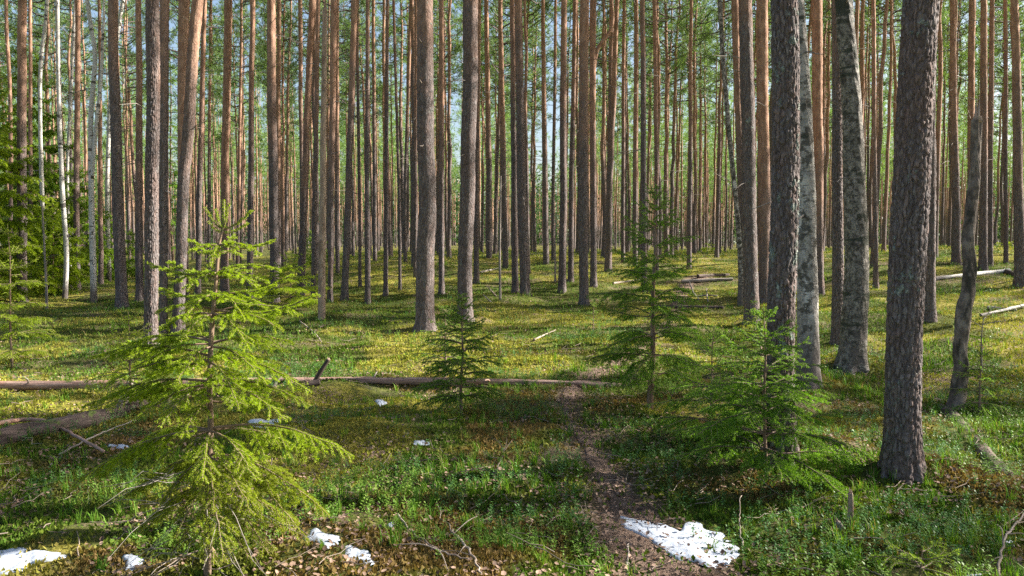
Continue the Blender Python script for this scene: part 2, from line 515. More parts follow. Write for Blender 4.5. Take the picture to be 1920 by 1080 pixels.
def make_world():
    w = bpy.data.worlds.new("World"); SC.world = w; w.use_nodes = True
    nt = w.node_tree
    for n in list(nt.nodes): nt.nodes.remove(n)
    out = nt.nodes.new('ShaderNodeOutputWorld'); bg = nt.nodes.new('ShaderNodeBackground')
    sky = nt.nodes.new('ShaderNodeTexSky'); sky.sky_type = 'NISHITA'; sky.sun_disc = False
    sky.sun_elevation = SUN_EL; sky.sun_rotation = SUN_AZ
    sky.air_density = 1.0; sky.dust_density = 2.5; sky.ozone_density = 1.0
    nt.links.new(sky.outputs[0], bg.inputs[0]); bg.inputs[1].default_value = SKY_STRENGTH
    nt.links.new(bg.outputs[0], out.inputs[0])
    l = bpy.data.lights.new('sun', 'SUN'); l.energy = SUN_STRENGTH; l.angle = R(0.5); l.color = (1.0, 0.93, 0.82)
    o = bpy.data.objects.new('sun', l); COL.objects.link(o)
    o.rotation_euler = Vector(-SUN).to_track_quat('-Z', 'Y').to_euler()
    c = bpy.data.cameras.new('camera'); c.sensor_width = 36.0; c.lens = F / 1920 * 36.0; c.clip_end = 2000; c.clip_start = 0.05
    o = bpy.data.objects.new('camera', c); COL.objects.link(o)
    o.location = (0, 0, EYE_Z); o.rotation_euler = (math.pi / 2 - PITCH, 0, 0)
    SC.camera = o
    vs = SC.view_settings
    SC.display_settings.display_device = 'sRGB'
    vs.view_transform = 'Standard'; vs.look = 'None'; vs.exposure = EXPOSURE; vs.gamma = 1.0; vs.use_curve_mapping = False
    SC.cycles.max_bounces = 8; SC.cycles.diffuse_bounces = 4; SC.cycles.transmission_bounces = 4; SC.cycles.glossy_bounces = 2
    SC.cycles.use_denoising = False
    try:
        SC.cycles.denoiser = 'OPENIMAGEDENOISE'; SC.cycles.denoising_input_passes = 'RGB_ALBEDO_NORMAL'; SC.cycles.denoising_prefilter = 'ACCURATE'
    except Exception:
        pass
    SC.cycles.sample_clamp_indirect = 6.0


make_world()

# ------------------------------------------------------------------ path through the moss
PATH_PX = [(1290, 1120), (1225, 1035), (1185, 965), (1150, 905), (1105, 840), (1068, 785), (1062, 748), (1085, 722), (1140, 690), (1210, 640), (1262, 590), (1278, 552), (1290, 532), (1330, 515)]
PATH_LINE = smooth_line(hits(PATH_PX)[:, :2].tolist() and [tuple(p) for p in hits(PATH_PX)], 160)
PATH_W = np.interp(np.linspace(0, 1, 160), [0, .1, .2, .35, .5, .7, 1], [.28, .24, .12, .09, .09, .12, .28])


def path_dist(x, y):
    """distance beyond the path's edge (negative inside)"""
    x = np.asarray(x, float); y = np.asarray(y, float)
    out = np.full(x.shape, 1e9)
    for k in range(0, 160, 2):
        out = np.minimum(out, np.hypot(x - PATH_LINE[k, 0], y - PATH_LINE[k, 1]) - PATH_W[k])
    return out + 0.42 * (fbm(x * 3.1, y * 3.1, 77, 3) - 0.5)


def yellow_zone(x, y):
    """where the yellow feather moss takes over from grass and berry shrubs"""
    d = np.hypot(x, y)
    k = sstep(0.50, 0.62, fbm(x / 1.5 + 3, y / 1.9 + 8, 51, 3) + 0.05 * sstep(6.5, 8.5, d) * (1 - sstep(40, 60, d)))
    return k


def ground_object():
    dd = [0.0]
    d = 0.25
    while d < 900:
        dd.append(d); d *= 1.0115 if 2.2 < d < 26 else (1.03 if d < 60 else 1.08)
    dd = np.array(dd)
    a1 = np.radians(np.arange(-48, 48, 0.30)); a2 = np.radians(np.arange(48, 312, 4.0))
    an = np.concatenate([a1, a2])
    D, A = np.meshgrid(dd[1:], an, indexing='ij')
    x, y = D * np.sin(A), D * np.cos(A)
    z = ground_z(x, y)
    pd = path_dist(x, y)
    near = D < 40
    dirt = np.where(near, 1 - sstep(-0.10, 0.25, pd), 0)
    z = z - 0.03 * np.where(near, 1 - sstep(-0.2, 0.2, pd), 0)
    yel = yellow_zone(x, y)
    V = np.stack([x, y, z], -1).reshape(-1, 3)
    col = np.stack([dirt, yel, 0 * yel], -1).reshape(-1, 3)
    n, m = D.shape
    i = np.arange(n - 1)[:, None] * m; j = np.arange(m)[None, :]; k = (j + 1) % m
    f4 = np.stack([i + j, i + m + j, i + m + k, i + k], -1).reshape(-1, 4)
    mb = MB()
    V = np.concatenate([V, [[0, 0, gz(0, 0)]]]); col = np.concatenate([col, [[0, 0, 0]]])
    c = n * m
    f3 = [(c, q, (q + 1) % m) for q in range(m)]
    f4 = f4[:, ::-1]; f3 = [t[::-1] for t in f3]
    mb.add(V, f3=f3, f4=f4, col=col)
    o = mb.build('ground', M_GROUND)
    tag(o, kind='structure')
    # path sheet, conforming to the ground
    mb = MB()
    L = smooth_line([tuple(p) for p in hits(PATH_PX)], 420)
    T = np.gradient(L[:, :2], axis=0); T /= np.linalg.norm(T, axis=1, keepdims=True)
    N = np.stack([T[:, 1], -T[:, 0]], -1)
    W = np.interp(np.linspace(0, 1, 420), np.linspace(0, 1, 160), PATH_W)
    nc = 13
    w = np.linspace(-1, 1, nc)
    idx = np.arange(420)
    wl = W * (0.55 + 0.7 * vn(idx / 9.0, idx * 0 + 3, 5)); wr = W * (0.55 + 0.7 * vn(idx / 8.0, idx * 0 + 9, 6))
    off = np.where(w[None, :] < 0, w[None, :] * wl[:, None], w[None, :] * wr[:, None])
    x = L[:, 0][:, None] + N[:, 0][:, None] * off; y = L[:, 1][:, None] + N[:, 1][:, None] * off
    z = ground_z(x, y) - 0.03 * (1 - sstep(-0.2, 0.2, path_dist(x, y))) + 0.014 - 0.03 * (np.abs(w)[None, :] ** 6)
    V = np.stack([x, y, z], -1).reshape(-1, 3)
    i = np.arange(419)[:, None] * nc; j = np.arange(nc - 1)[None, :]
    f4 = np.stack([i + j, i + j + 1, i + nc + j + 1, i + nc + j], -1).reshape(-1, 4)
    mb.add(V, f4=f4)
    tag(mb.build('path', M_PATH), kind='structure')


# ------------------------------------------------------------------ bark relief of the near pines
def worley(u, v, nu, seed):
    """F1, F2 and a random number per cell; u wraps after nu cells"""
    iu, iv = np.floor(u), np.floor(v)
    f1 = np.full(u.shape, 9.0); f2 = np.full(u.shape, 9.0); cell = np.zeros(u.shape)
    for a in (-1, 0, 1):
        for b in (-1, 0, 1):
            ci, cj = iu + a, iv + b
            w = np.mod(ci, nu)
            px = ci + 0.15 + 0.7 * hash2(w, cj, seed); py = cj + 0.15 + 0.7 * hash2(w, cj, seed + 5)
            d = np.hypot(u - px, v - py)
            closer = d < f1
            f2 = np.where(closer, f1, np.minimum(f2, d)); cell = np.where(closer, hash2(w, cj, seed + 9), cell); f1 = np.where(closer, d, f1)
    return f1, f2, cell


def bark_disp(amp, seed, cw=0.032, ch=0.066):
    def f(th, s, r):
        rm = float(np.median(r))
        nu = max(8, round(2 * math.pi * rm / cw))
        u = th / (2 * math.pi) * nu; v = s / ch
        ct, st = np.cos(th) * rm * 14, np.sin(th) * rm * 14
        wob = fbm(ct + s * 9, st - s * 3 + 50, seed, 3) - 0.5
        wob2 = fbm(st + s * 5 + 20, ct + s * 6, seed + 3, 3) - 0.5
        f1, f2, cell = worley(u + 1.1 * wob, v + 1.4 * wob2 + 0.5 * np.mod(np.floor(u), 2), nu, seed)
        ridge = sstep(0.02, 0.40, f2 - f1)
        fine = fbm(th * 30, s * 60, seed + 11, 3)
        lump = fbm(np.cos(th) * 1.3 + s * 1.1 + 9, np.sin(th) * 1.3 - s * 0.7, seed + 13, 3) - 0.5
        d = amp * (ridge * (0.55 + 0.6 * cell) - 0.75) + amp * 0.35 * (fine - 0.5) + 0.05 * rm * 2 * lump
        flare = np.exp(-s / 0.16)
        d = d + rm * 0.42 * flare * (0.4 + 0.6 * np.cos(th * 5 + seed) ** 2)
        col = np.stack([ridge, cell, fine], -1)
        return d, col
    return f


def bark_soft(amp, seed):
    def f(th, s, r):
        rm = float(np.median(r))
        a = fbm(np.cos(th) * rm * 22 + s * 2 + 11, np.sin(th) * rm * 22 + s * 6, seed, 4) - 0.5
        lump = fbm(np.cos(th) * 1.2 + s * 0.9 + 5, np.sin(th) * 1.2 - s * 1.3, seed + 4, 3) - 0.5
        d = amp * a + 0.10 * rm * lump + rm * 0.45 * np.exp(-s / 0.16) * (0.3 + 0.7 * np.cos(th * 2.5 + seed) ** 2)
        return d, np.full(th.shape + (3,), 0.5)
    return f


# ------------------------------------------------------------------ pine crowns and trunks, shared by many trees
def clumps(mb, C, D, n, ln, wd, col0, col1, rng, mat=1, up=0.35):
    """needle bunches: n narrow blades fanning out from every point of C around direction D"""
    k = len(C)
    d = rng.normal(size=(k, n, 3)); d /= np.linalg.norm(d, axis=2, keepdims=True)
    d = d + 0.8 * D[:, None, :] + np.array([0, 0, up]); d /= np.linalg.norm(d, axis=2, keepdims=True)
    side = np.cross(d, rng.normal(size=(k, n, 3))); side /= np.linalg.norm(side, axis=2, keepdims=True) + 1e-9
    L = rng.uniform(*ln, size=(k, n, 1)); W = rng.uniform(*wd, size=(k, n, 1))
    base = C[:, None, :] + rng.normal(scale=0.02, size=(k, n, 3))
    mid = base + d * L * 0.45
    a = base; b = mid + side * W * 0.5; c = base + d * L; e = mid - side * W * 0.5
    V = np.stack([a, b, c, e], 2).reshape(-1, 3)
    m = k * n
    f4 = np.arange(m * 4).reshape(-1, 4)
    t = rng.uniform(size=(k, 1, 1)) * 0.7 + rng.uniform(size=(k, n, 1)) * 0.3
    cc = np.asarray(col0)[None, None, :] * (1 - t) + np.asarray(col1)[None, None, :] * t
    cc = np.repeat(cc.reshape(m, 1, 3), 4, 1).reshape(-1, 3)
    mb.add(V, f4=f4, mat=mat, col=cc)


PN0, PN1 = (0.065, 0.130, 0.042), (0.195, 0.290, 0.080)


def pine_crown_mb(seed, H=9.0, nb=46, lmax=2.2, per=13, blades=12, ln=(0.16, 0.30), wd=(0.016, 0.030), limbs=True):
    rng = np.random.default_rng(seed)
    mb = MB()
    C, D = [], []
    for k in range(nb):
        z = H * (k + rng.uniform(0, 1)) / nb
        t = z / H
        prof = (0.35 + 0.65 * math.sin(math.pi * min(1, 0.12 + 0.95 * t) ** 0.9)) * (1.05 - 0.75 * t ** 2.2)
        L = lmax * prof * rng.uniform(0.6, 1.1)
        az = rng.uniform(0, 2 * math.pi); el = R(rng.uniform(-12, 22) + 40 * t ** 2)
        dr = np.array([math.cos(az) * math.cos(el), math.sin(az) * math.cos(el), math.sin(el)])
        n = 6
        s = np.linspace(0, 1, n)[:, None]
        P = np.array([0, 0, z]) + dr * L * s + np.array([0, 0, 1]) * (L * 0.18 * s ** 2) + rng.normal(scale=0.03 * L, size=(n, 3)) * s
        if limbs: tube(mb, P, np.linspace(0.028, 0.008, n) * (0.7 + 0.5 * L / lmax), 4, 0, cap=False)
        m = max(3, int(per * (0.5 + 0.6 * L / lmax)))
        q = rng.uniform(0.35, 1.0, m) ** 0.8
        base = np.stack([np.interp(q, s[:, 0], P[:, i]) for i in range(3)], -1)
        off = rng.normal(size=(m, 3)) * np.array([0.22, 0.22, 0.10]) * (0.6 + 0.5 * L / lmax)
        C.append(base + off); D.append(np.broadcast_to(dr, (m, 3)))
    clumps(mb, np.concatenate(C), np.concatenate(D), blades, ln, wd, PN0, PN1, rng)
    return mb


CROWN_MB = [pine_crown_mb(100 + k) for k in range(6)]
CROWNS = [mb.mesh('pine_crown', [M_PINE, M_PNEEDLE]) for mb in CROWN_MB]


def dead_branches(mb, rng, z0, z1, n, lm, rad_at, centre_at, mat=0):
    for _ in range(n):
        z = rng.uniform(z0, z1) ; az = rng.uniform(0, 2 * math.pi); L = lm * rng.uniform(0.25, 1.0) ** 1.5
        el = R(rng.uniform(-15, 30))
        d = np.array([math.cos(az) * math.cos(el), math.sin(az) * math.cos(el), math.sin(el)])
        c = centre_at(z)
        k = 4
        s = np.linspace(0, 1, k)[:, None]
        P = c + d * (rad_at(z) * 0.7 + L * s) + rng.normal(scale=0.06 * L, size=(k, 3)) * s - np.array([0, 0, 0.15 * L]) * s ** 2
        r0 = 0.006 + 0.008 * L
        tube(mb, P, np.linspace(r0, 0.0035, k), 4, mat, cap=False)


def trunk_proto(seed, H=20.0):
    """a unit trunk, 0.10 m radius at the foot, for the many far pines"""
    rng = np.random.default_rng(seed)
    n = 26
    z = np.concatenate([[-0.4, 0.0, 0.15, 0.4], np.linspace(1, H, n - 4)])
    w = np.cumsum(rng.normal(scale=0.035, size=(n, 2)), 0); w -= w[1]
    w = w * np.clip(z / 4, 0, 1)[:, None]
    P = np.stack([w[:, 0], w[:, 1], z], -1)
    r = 0.10 * (1 - 0.83 * np.clip(z, 0, H) / H) * (1 + 0.28 * np.exp(-np.clip(z, 0, 9) / 0.2))
    mb = MB()
    tube(mb, P, r, 12, 0, cap=True)
    ca = lambda q: np.array([np.interp(q, z, P[:, 0]), np.interp(q, z, P[:, 1]), q])
    dead_branches(mb, rng, 3.5, 12.5, 26, 1.3, lambda q: float(np.interp(q, z, r)), ca, 1)
    return mb, ca


TRUNK_MB = [trunk_proto(300 + k) for k in range(8)]
TRUNKS = [t[0].mesh('pine_trunk', [M_PINE, M_DEAD]) for t in TRUNK_MB]


def thin_crown_mb(seed, H=8.0):
    """bare spring birch crown: fine ascending twigs with a few buds"""
    rng = np.random.default_rng(seed); mb = MB()
    for k in range(34):
        z = H * rng.uniform(0, 0.95); az = rng.uniform(0, 2 * math.pi); el = R(rng.uniform(25, 60)); L = (1 - z / H * 0.6) * rng.uniform(0.8, 2.0)
        d = np.array([math.cos(az) * math.cos(el), math.sin(az) * math.cos(el), math.sin(el)])
        s = np.linspace(0, 1, 5)[:, None]
        P = np.array([0, 0, z]) + d * L * s - np.array([0, 0, 0.25 * L]) * s ** 2
        tube(mb, P, np.linspace(0.016, 0.004, 5), 4, 0, cap=False)
        for q in range(6):
            a = P[rng.integers(1, 5)]; dd = d + rng.normal(scale=0.6, size=3); l = L * rng.uniform(0.2, 0.45)
            tube(mb, [a, a + dd * l * 0.5, a + dd * l - np.array([0, 0, 0.15 * l])], [0.005, 0.004, 0.003], 3, 0, cap=False)
    return mb


BCROWNS = [thin_crown_mb(500 + k).mesh('birch_crown', [M_DEAD]) for k in range(2)]

# ------------------------------------------------------------------ the trees one can single out
# kind, foot (px), width at foot, further points of the axis up to the top of the picture, width at the top, label, extras
T = []


def tr(kind, foot, w, pts, wt, label, **kw): T.append((kind, foot, w, pts, wt, label, kw))


tr('pine', (1690, 888), 76, [(1699, 600), (1710, 360), (1717, 200), (1727, 0)], 66, 'thickest dark pine with deeply plated bark, standing before a broken crooked snag', lichen=.55)
tr('pine', (1466, 862), 62, [(1463, 640), (1471, 360), (1472, 150), (1472, 0)], 51, 'thick dark pine with grey lichen tufts, its foot behind a low bushy spruce', lichen=.75)
tr('birch', (1515, 725), 50, [(1516, 600), (1512, 400), (1507, 230), (1503, 100), (1496, 0)], 24, 'white and grey lichen birch pressed close behind the thick lichen pine', lichen=.36)
tr('birch', (1597, 688), 58, [(1601, 620), (1604, 480), (1600, 360), (1596, 230), (1588, 100), (1583, 0)], 31, 'old mottled birch with dark mossy rings, its foot on a yellow moss mound', lichen=.95)
tr('pine', (1570, 645), 24, [(1571, 460), (1570, 300), (1568, 0)], 17, 'brown pine half hidden behind the mottled mossy birch')
tr('pine', (1410, 606), 33, [(1404, 360), (1402, 180), (1397, 0)], 24, 'grey-brown pine right of the thin leaning dark birch, young spruce at its foot', lichen=.5)
tr('pine', (1432, 567), 24, [(1434, 360), (1430, 180), (1428, 0)], 21, 'smooth reddish pine between the grey-brown pine and the thick lichen pine', reddish=.45)
tr('birch', (1388, 573), 11, [(1388, 480), (1377, 350), (1366, 230), (1356, 110), (1349, 0)], 8, 'thin dark birch leaning to the left, bright edge low on its stem', lichen=.6)
tr('pine', (1394, 560), 15, [(1389, 350), (1384, 180), (1377, 0)], 13, 'slim reddish pine just behind the thin leaning dark birch', reddish=.3)
tr('pine', (1743, 600), 23, [(1745, 400), (1746, 150), (1747, 0)], 14, 'dark pine showing from behind the right flank of the thickest pine', lichen=.4)
tr('pine', (1912, 537), 21, [(1909, 330), (1905, 150), (1902, 0)], 13, 'reddish pine by the cut end of the fallen white birch log', reddish=.25)
tr('pine', (1843, 506), 17, [(1844, 330), (1844, 150), (1845, 0)], 11, 'reddish pine rising behind the fallen white birch log, right of the broken snag', reddish=.2)
tr('pine', (1857, 500), 10, [(1857, 350), (1859, 150), (1860, 0)], 8, 'slim rim-lit pine directly right of the reddish pine behind the birch log', reddish=.3)
tr('pine', (1793, 496), 18, [(1792, 360), (1789, 180), (1786, 0)], 9, 'orange-brown pine whose base is just left of the broken snag', reddish=.35)
tr('pine', (1821, 492), 12, [(1820, 300), (1821, 150), (1823, 0)], 12, 'orange pine rising straight behind the top of the broken snag', reddish=.4)
tr('pine', (1886, 494), 9, [(1886, 330), (1885, 0)], 6, 'thin rim-lit pine beside the post of the fallen birch log', reddish=.3)
tr('pine', (1642, 541), 11, [(1641, 360), (1638, 180), (1638, 0)], 7, 'slender pine with a bright right edge, midway between mossy birch and thickest pine', reddish=.3)
tr('pine', (1537, 552), 17, [(1535, 360), (1533, 180), (1532, 0)], 20, 'reddish pine in the gap between the white lichen birch and the mottled birch', reddish=.35)
tr('pine', (1292, 503), 11, [(1294, 330), (1295, 150), (1296, 0)], 6, 'slim pine rising behind the pale fallen logs beyond the path', reddish=.15)
tr('pine', (1208, 548), 13, [(1207, 360), (1206, 180), (1205, 0)], 9, 'sunlit pine close behind the tall thin spruce by the path', lichen=.3)
tr('pine', (1231, 520), 10, [(1231, 330), (1229, 150), (1227, 0)], 8, 'darker pine just right of the sunlit pine behind the tall thin spruce')
tr('pine', (1191, 500), 11, [(1191, 360), (1192, 180), (1193, 0)], 8, 'straight pine left of the sunlit pine behind the tall thin spruce', reddish=.1)
tr('pine', (1168, 490), 9, [(1168, 360), (1169, 150), (1170, 0)], 6, 'thin pine right of the dark-footed pine beyond the crook-limbed pine', reddish=.1)
tr('pine', (1142, 494), 11, [(1144, 360), (1145, 150), (1146, 0)], 8, 'dark-footed pine seen just right of the pine with a crooked limb')
tr('pine', (1095, 573), 20, [(1093, 360), (1094, 180), (1095, 0)], 17, 'straight dark pine standing nearest on the sunny moss left of the tall thin spruce', lichen=.35)
tr('pine', (1113, 538), 14, [(1112, 360), (1111, 180), (1112, 0)], 12, 'orange pine with one crooked S-bent limb, behind the straight dark pine', reddish=.2, limb=True)
tr('pine', (1054, 547), 16, [(1056, 360), (1056, 180), (1057, 0)], 11, 'sunlit pine with pale trunk standing two trunks left of the straight dark pine')
tr('pine', (1070, 528), 12, [(1071, 360), (1075, 180), (1078, 0)], 8, 'slim shaded pine between the pale sunlit pine and the straight dark pine')
tr('pine', (1024, 495), 13, [(1022, 360), (1020, 180), (1018, 0)], 7, 'straight pine with its foot high on the mossy rise, left of the pale sunlit pine')
tr('pine', (1037, 488), 8, [(1037, 360), (1040, 180), (1042, 0)], 5, 'thin pine on the mossy rise immediately left of the pale sunlit pine')
tr('pine', (985, 553), 21, [(981, 450), (978, 360), (975, 180), (972, 0)], 14, 'scaly sunlit pine with flared foot, front one of a touching pair on the moss', lichen=.3)
tr('pine', (966, 549), 14, [(964, 360), (962, 180), (960, 0)], 9, 'darker pine touching the left side of the scaly pine with flared foot')
tr('pine', (948, 503), 13, [(945, 360), (941, 180), (938, 0)], 8, 'bright orange sunlit pine left of the touching pair', reddish=.35)
tr('pine', (917, 484), 13, [(917, 330), (914, 150), (912, 0)], 8, 'pine high on the mossy rise, left of a bare thin sapling')
tr('pine', (893, 530), 12, [(893, 360), (896, 180), (899, 0)], 7, 'dark pine peeping out right of the second thick grey pine')
tr('pine', (871, 597), 33, [(873, 480), (877, 360), (881, 180), (883, 0)], 28, 'second thick grey pine with rough bark, small twin spruces in front of its foot', lichen=.35)
tr('pine', (797, 617), 42, [(798, 500), (800, 360), (799, 180), (798, 0)], 30, 'thick grey pine with rough plated bark and two pale snapped stubs', lichen=.4, stub=True)
tr('pine', (828, 551), 12, [(828, 360), (828, 180), (828, 0)], 9, 'slim reddish pine between the two thick grey pines', reddish=.25)
tr('pine', (779, 520), 9, [(779, 360), (780, 180), (780, 0)], 6, 'thin pine just left of the thick grey pine with snapped stubs', reddish=.2)
tr('pine', (760, 490), 8, [(760, 360), (766, 150), (770, 0)], 6, 'thin pine leaning slightly right, two trunks left of the stubbed grey pine', reddish=.2)
tr('pine', (723, 554), 10, [(724, 360), (725, 180), (727, 0)], 6, 'straight thin pine in the open mossy slope left of the stubbed grey pine')
tr('pine', (750, 543), 7, [(748, 360), (743, 180), (738, 0)], 5, 'very thin dark pine leaning left on the mossy slope')
tr('pine', (703, 490), 9, [(702, 360), (701, 180), (700, 0)], 6, 'slender pine high on the slope between two nearer slim pines')
tr('pine', (689, 571), 12, [(689, 360), (689, 180), (690, 0)], 7, 'slim dull pine standing right of the leaning sunlit pine')
tr('pine', (675, 538), 7, [(674, 360), (671, 180), (668, 0)], 6, 'thin pine right behind the leaning sunlit pine')
tr('pine', (646, 563), 15, [(653, 360), (659, 180), (665, 0)], 11, 'sunlit pine leaning to the right beside the bare barkless snag', reddish=.15)
tr('pine', (633, 512), 9, [(632, 360), (632, 180), (632, 0)], 7, 'dark slim pine between the barkless snag and the leaning sunlit pine', reddish=.1)
tr('pine', (619, 566), 11, [(621, 360), (624, 180), (626, 0)], 12, 'red-brown pine touching the right side of the barkless snag', reddish=.5)
tr('snag', (603, 597), 14, [(605, 420), (607, 250), (609, 100), (610, 20)], 9, 'dead standing trunk stripped of bark, pale brown and bare', top=True)
tr('pine', (587, 564), 10, [(590, 360), (594, 180), (597, 0)], 8, 'slim pine just left of the barkless snag')
tr('pine', (563, 558), 16, [(571, 360), (578, 180), (585, 0)], 11, 'dark pine leaning right, left of the barkless snag', reddish=.1)
tr('pine', (567, 520), 8, [(566, 360), (564, 180), (563, 0)], 8, 'thin reddish pine crossing behind the right-leaning dark pine', reddish=.3)
tr('pine', (515, 567), 20, [(513, 360), (510, 180), (508, 0)], 15, 'grey pine with a sunlit upper trunk, right of the bright green young spruce', lichen=.25)
tr('pine', (523, 515), 9, [(522, 360), (522, 180), (523, 0)], 8, 'thin reddish pine hidden behind the grey pine with sunlit upper trunk', reddish=.35)
tr('pine', (467, 560), 13, [(470, 360), (472, 180), (473, 0)], 9, 'orange-lit pine seen through the right boughs of the bright young spruce', reddish=.3)
tr('pine', (445, 520), 8, [(448, 350), (451, 150), (453, 0)], 5, 'thin bright pine right of the orange pine above the spruce tip', reddish=.3)
tr('pine', (421, 552), 17, [(421, 360), (425, 180), (428, 0)], 14, 'bright orange pine rising behind the tip of the bright young spruce', reddish=.5)
tr('pine', (392, 515), 8, [(392, 360), (394, 150), (395, 0)], 5, 'thin pine left of the orange pine above the spruce tip', reddish=.2)
tr('pine', (371, 551), 12, [(374, 360), (379, 180), (384, 0)], 8, 'slim pine between the leaning pale pine and the spruce tip', reddish=.2)
tr('pine', (334, 622), 24, [(343, 360), (350, 270), (360, 130), (370, 0)], 20, 'pale sunlit pine bending to the right, rough bark low down', lichen=.3)
tr('pine', (346, 565), 17, [(343, 360), (343, 180), (346, 0)], 20, 'smooth orange pine behind the bending pale pine', reddish=.75)
tr('pine', (307, 622), 16, [(306, 360), (308, 180), (309, 0)], 17, 'brown pine right behind the big straight grey pine of the left group', reddish=.1)
tr('pine', (283, 654), 30, [(284, 500), (285, 360), (286, 180), (286, 0)], 25, 'big straight grey pine with textured bark, left of the bending pale pine', lichen=.35)
tr('pine', (262, 564), 16, [(260, 360), (261, 180), (260, 0)], 10, 'slim pine with orange upper trunk left of the big straight grey pine', reddish=.2)
tr('pine', (229, 579), 24, [(221, 400), (218, 250), (214, 120), (213, 0)], 17, 'dark grey pine with a widening foot, right of the forked white birch', lichen=.3)
tr('pine', (145, 545), 12, [(144, 360), (146, 180), (145, 0)], 9, 'slim orange-topped pine between two white birches', reddish=.15)
tr('pine', (42, 568), 19, [(41, 360), (41, 180), (42, 0)], 15, 'dark reddish pine standing in front of the drooping green spruces', reddish=.15)
tr('birch', (122, 560), 10, [(124, 470), (117, 360), (112, 220), (109, 100), (107, 0)], 7, 'slender white birch with a gentle bend, left of the orange-topped pine')
tr('birch', (176, 568), 13, [(173, 460), (171, 340), (170, 220), (178, 110), (170, 50), (163, 0)], 7, 'white birch forking into two crooked stems', fork=[(172, 335), (180, 240), (190, 140), (193, 60), (195, 0)])
tr('birch', (90, 552), 8, [(80, 400), (75, 200), (77, 110), (84, 50), (88, 0)], 6, 'thin white birch with a kinked top at the edge of the drooping spruces')
tr('birch', (205, 528), 9, [(201, 360), (206, 200), (222, 60), (231, 0)], 6, 'white birch partly behind the dark grey pine with widening foot')
tr('birch', (133, 540), 6, [(126, 330), (133, 170), (138, 80), (142, 0)], 5, 'hair-thin white birch just right of the gently bent birch')
tr('pine', (18, 545), 8, [(20, 300), (17, 150), (13, 60), (12, 0)], 6, 'thin orange pine left of the dark reddish pine', reddish=.35)
tr('pine', (58, 540), 8, [(57, 300), (57, 100), (57, 0)], 6, 'thin pine among the drooping spruces just right of the dark reddish pine', reddish=.3)


MOUNDS += [(*hit(*q[1])[:2], (0.16 if q[0] == 'birch' else 0.10) , 0.55) for q in T if 580 < q[1][1]]
ground_object()


def r_profile(z, r0, zt, rt, H):
    z = np.asarray(z, float)
    r = np.where(z < zt, r0 + (rt - r0) * np.clip(z, 0, None) / zt, rt + (0.02 - rt) * np.clip((z - zt) / max(H - zt, 0.1), 0, 1))
    return r


ANCHORS = []     # (x, y, d) of hand-placed feet, kept clear by the scattered trees


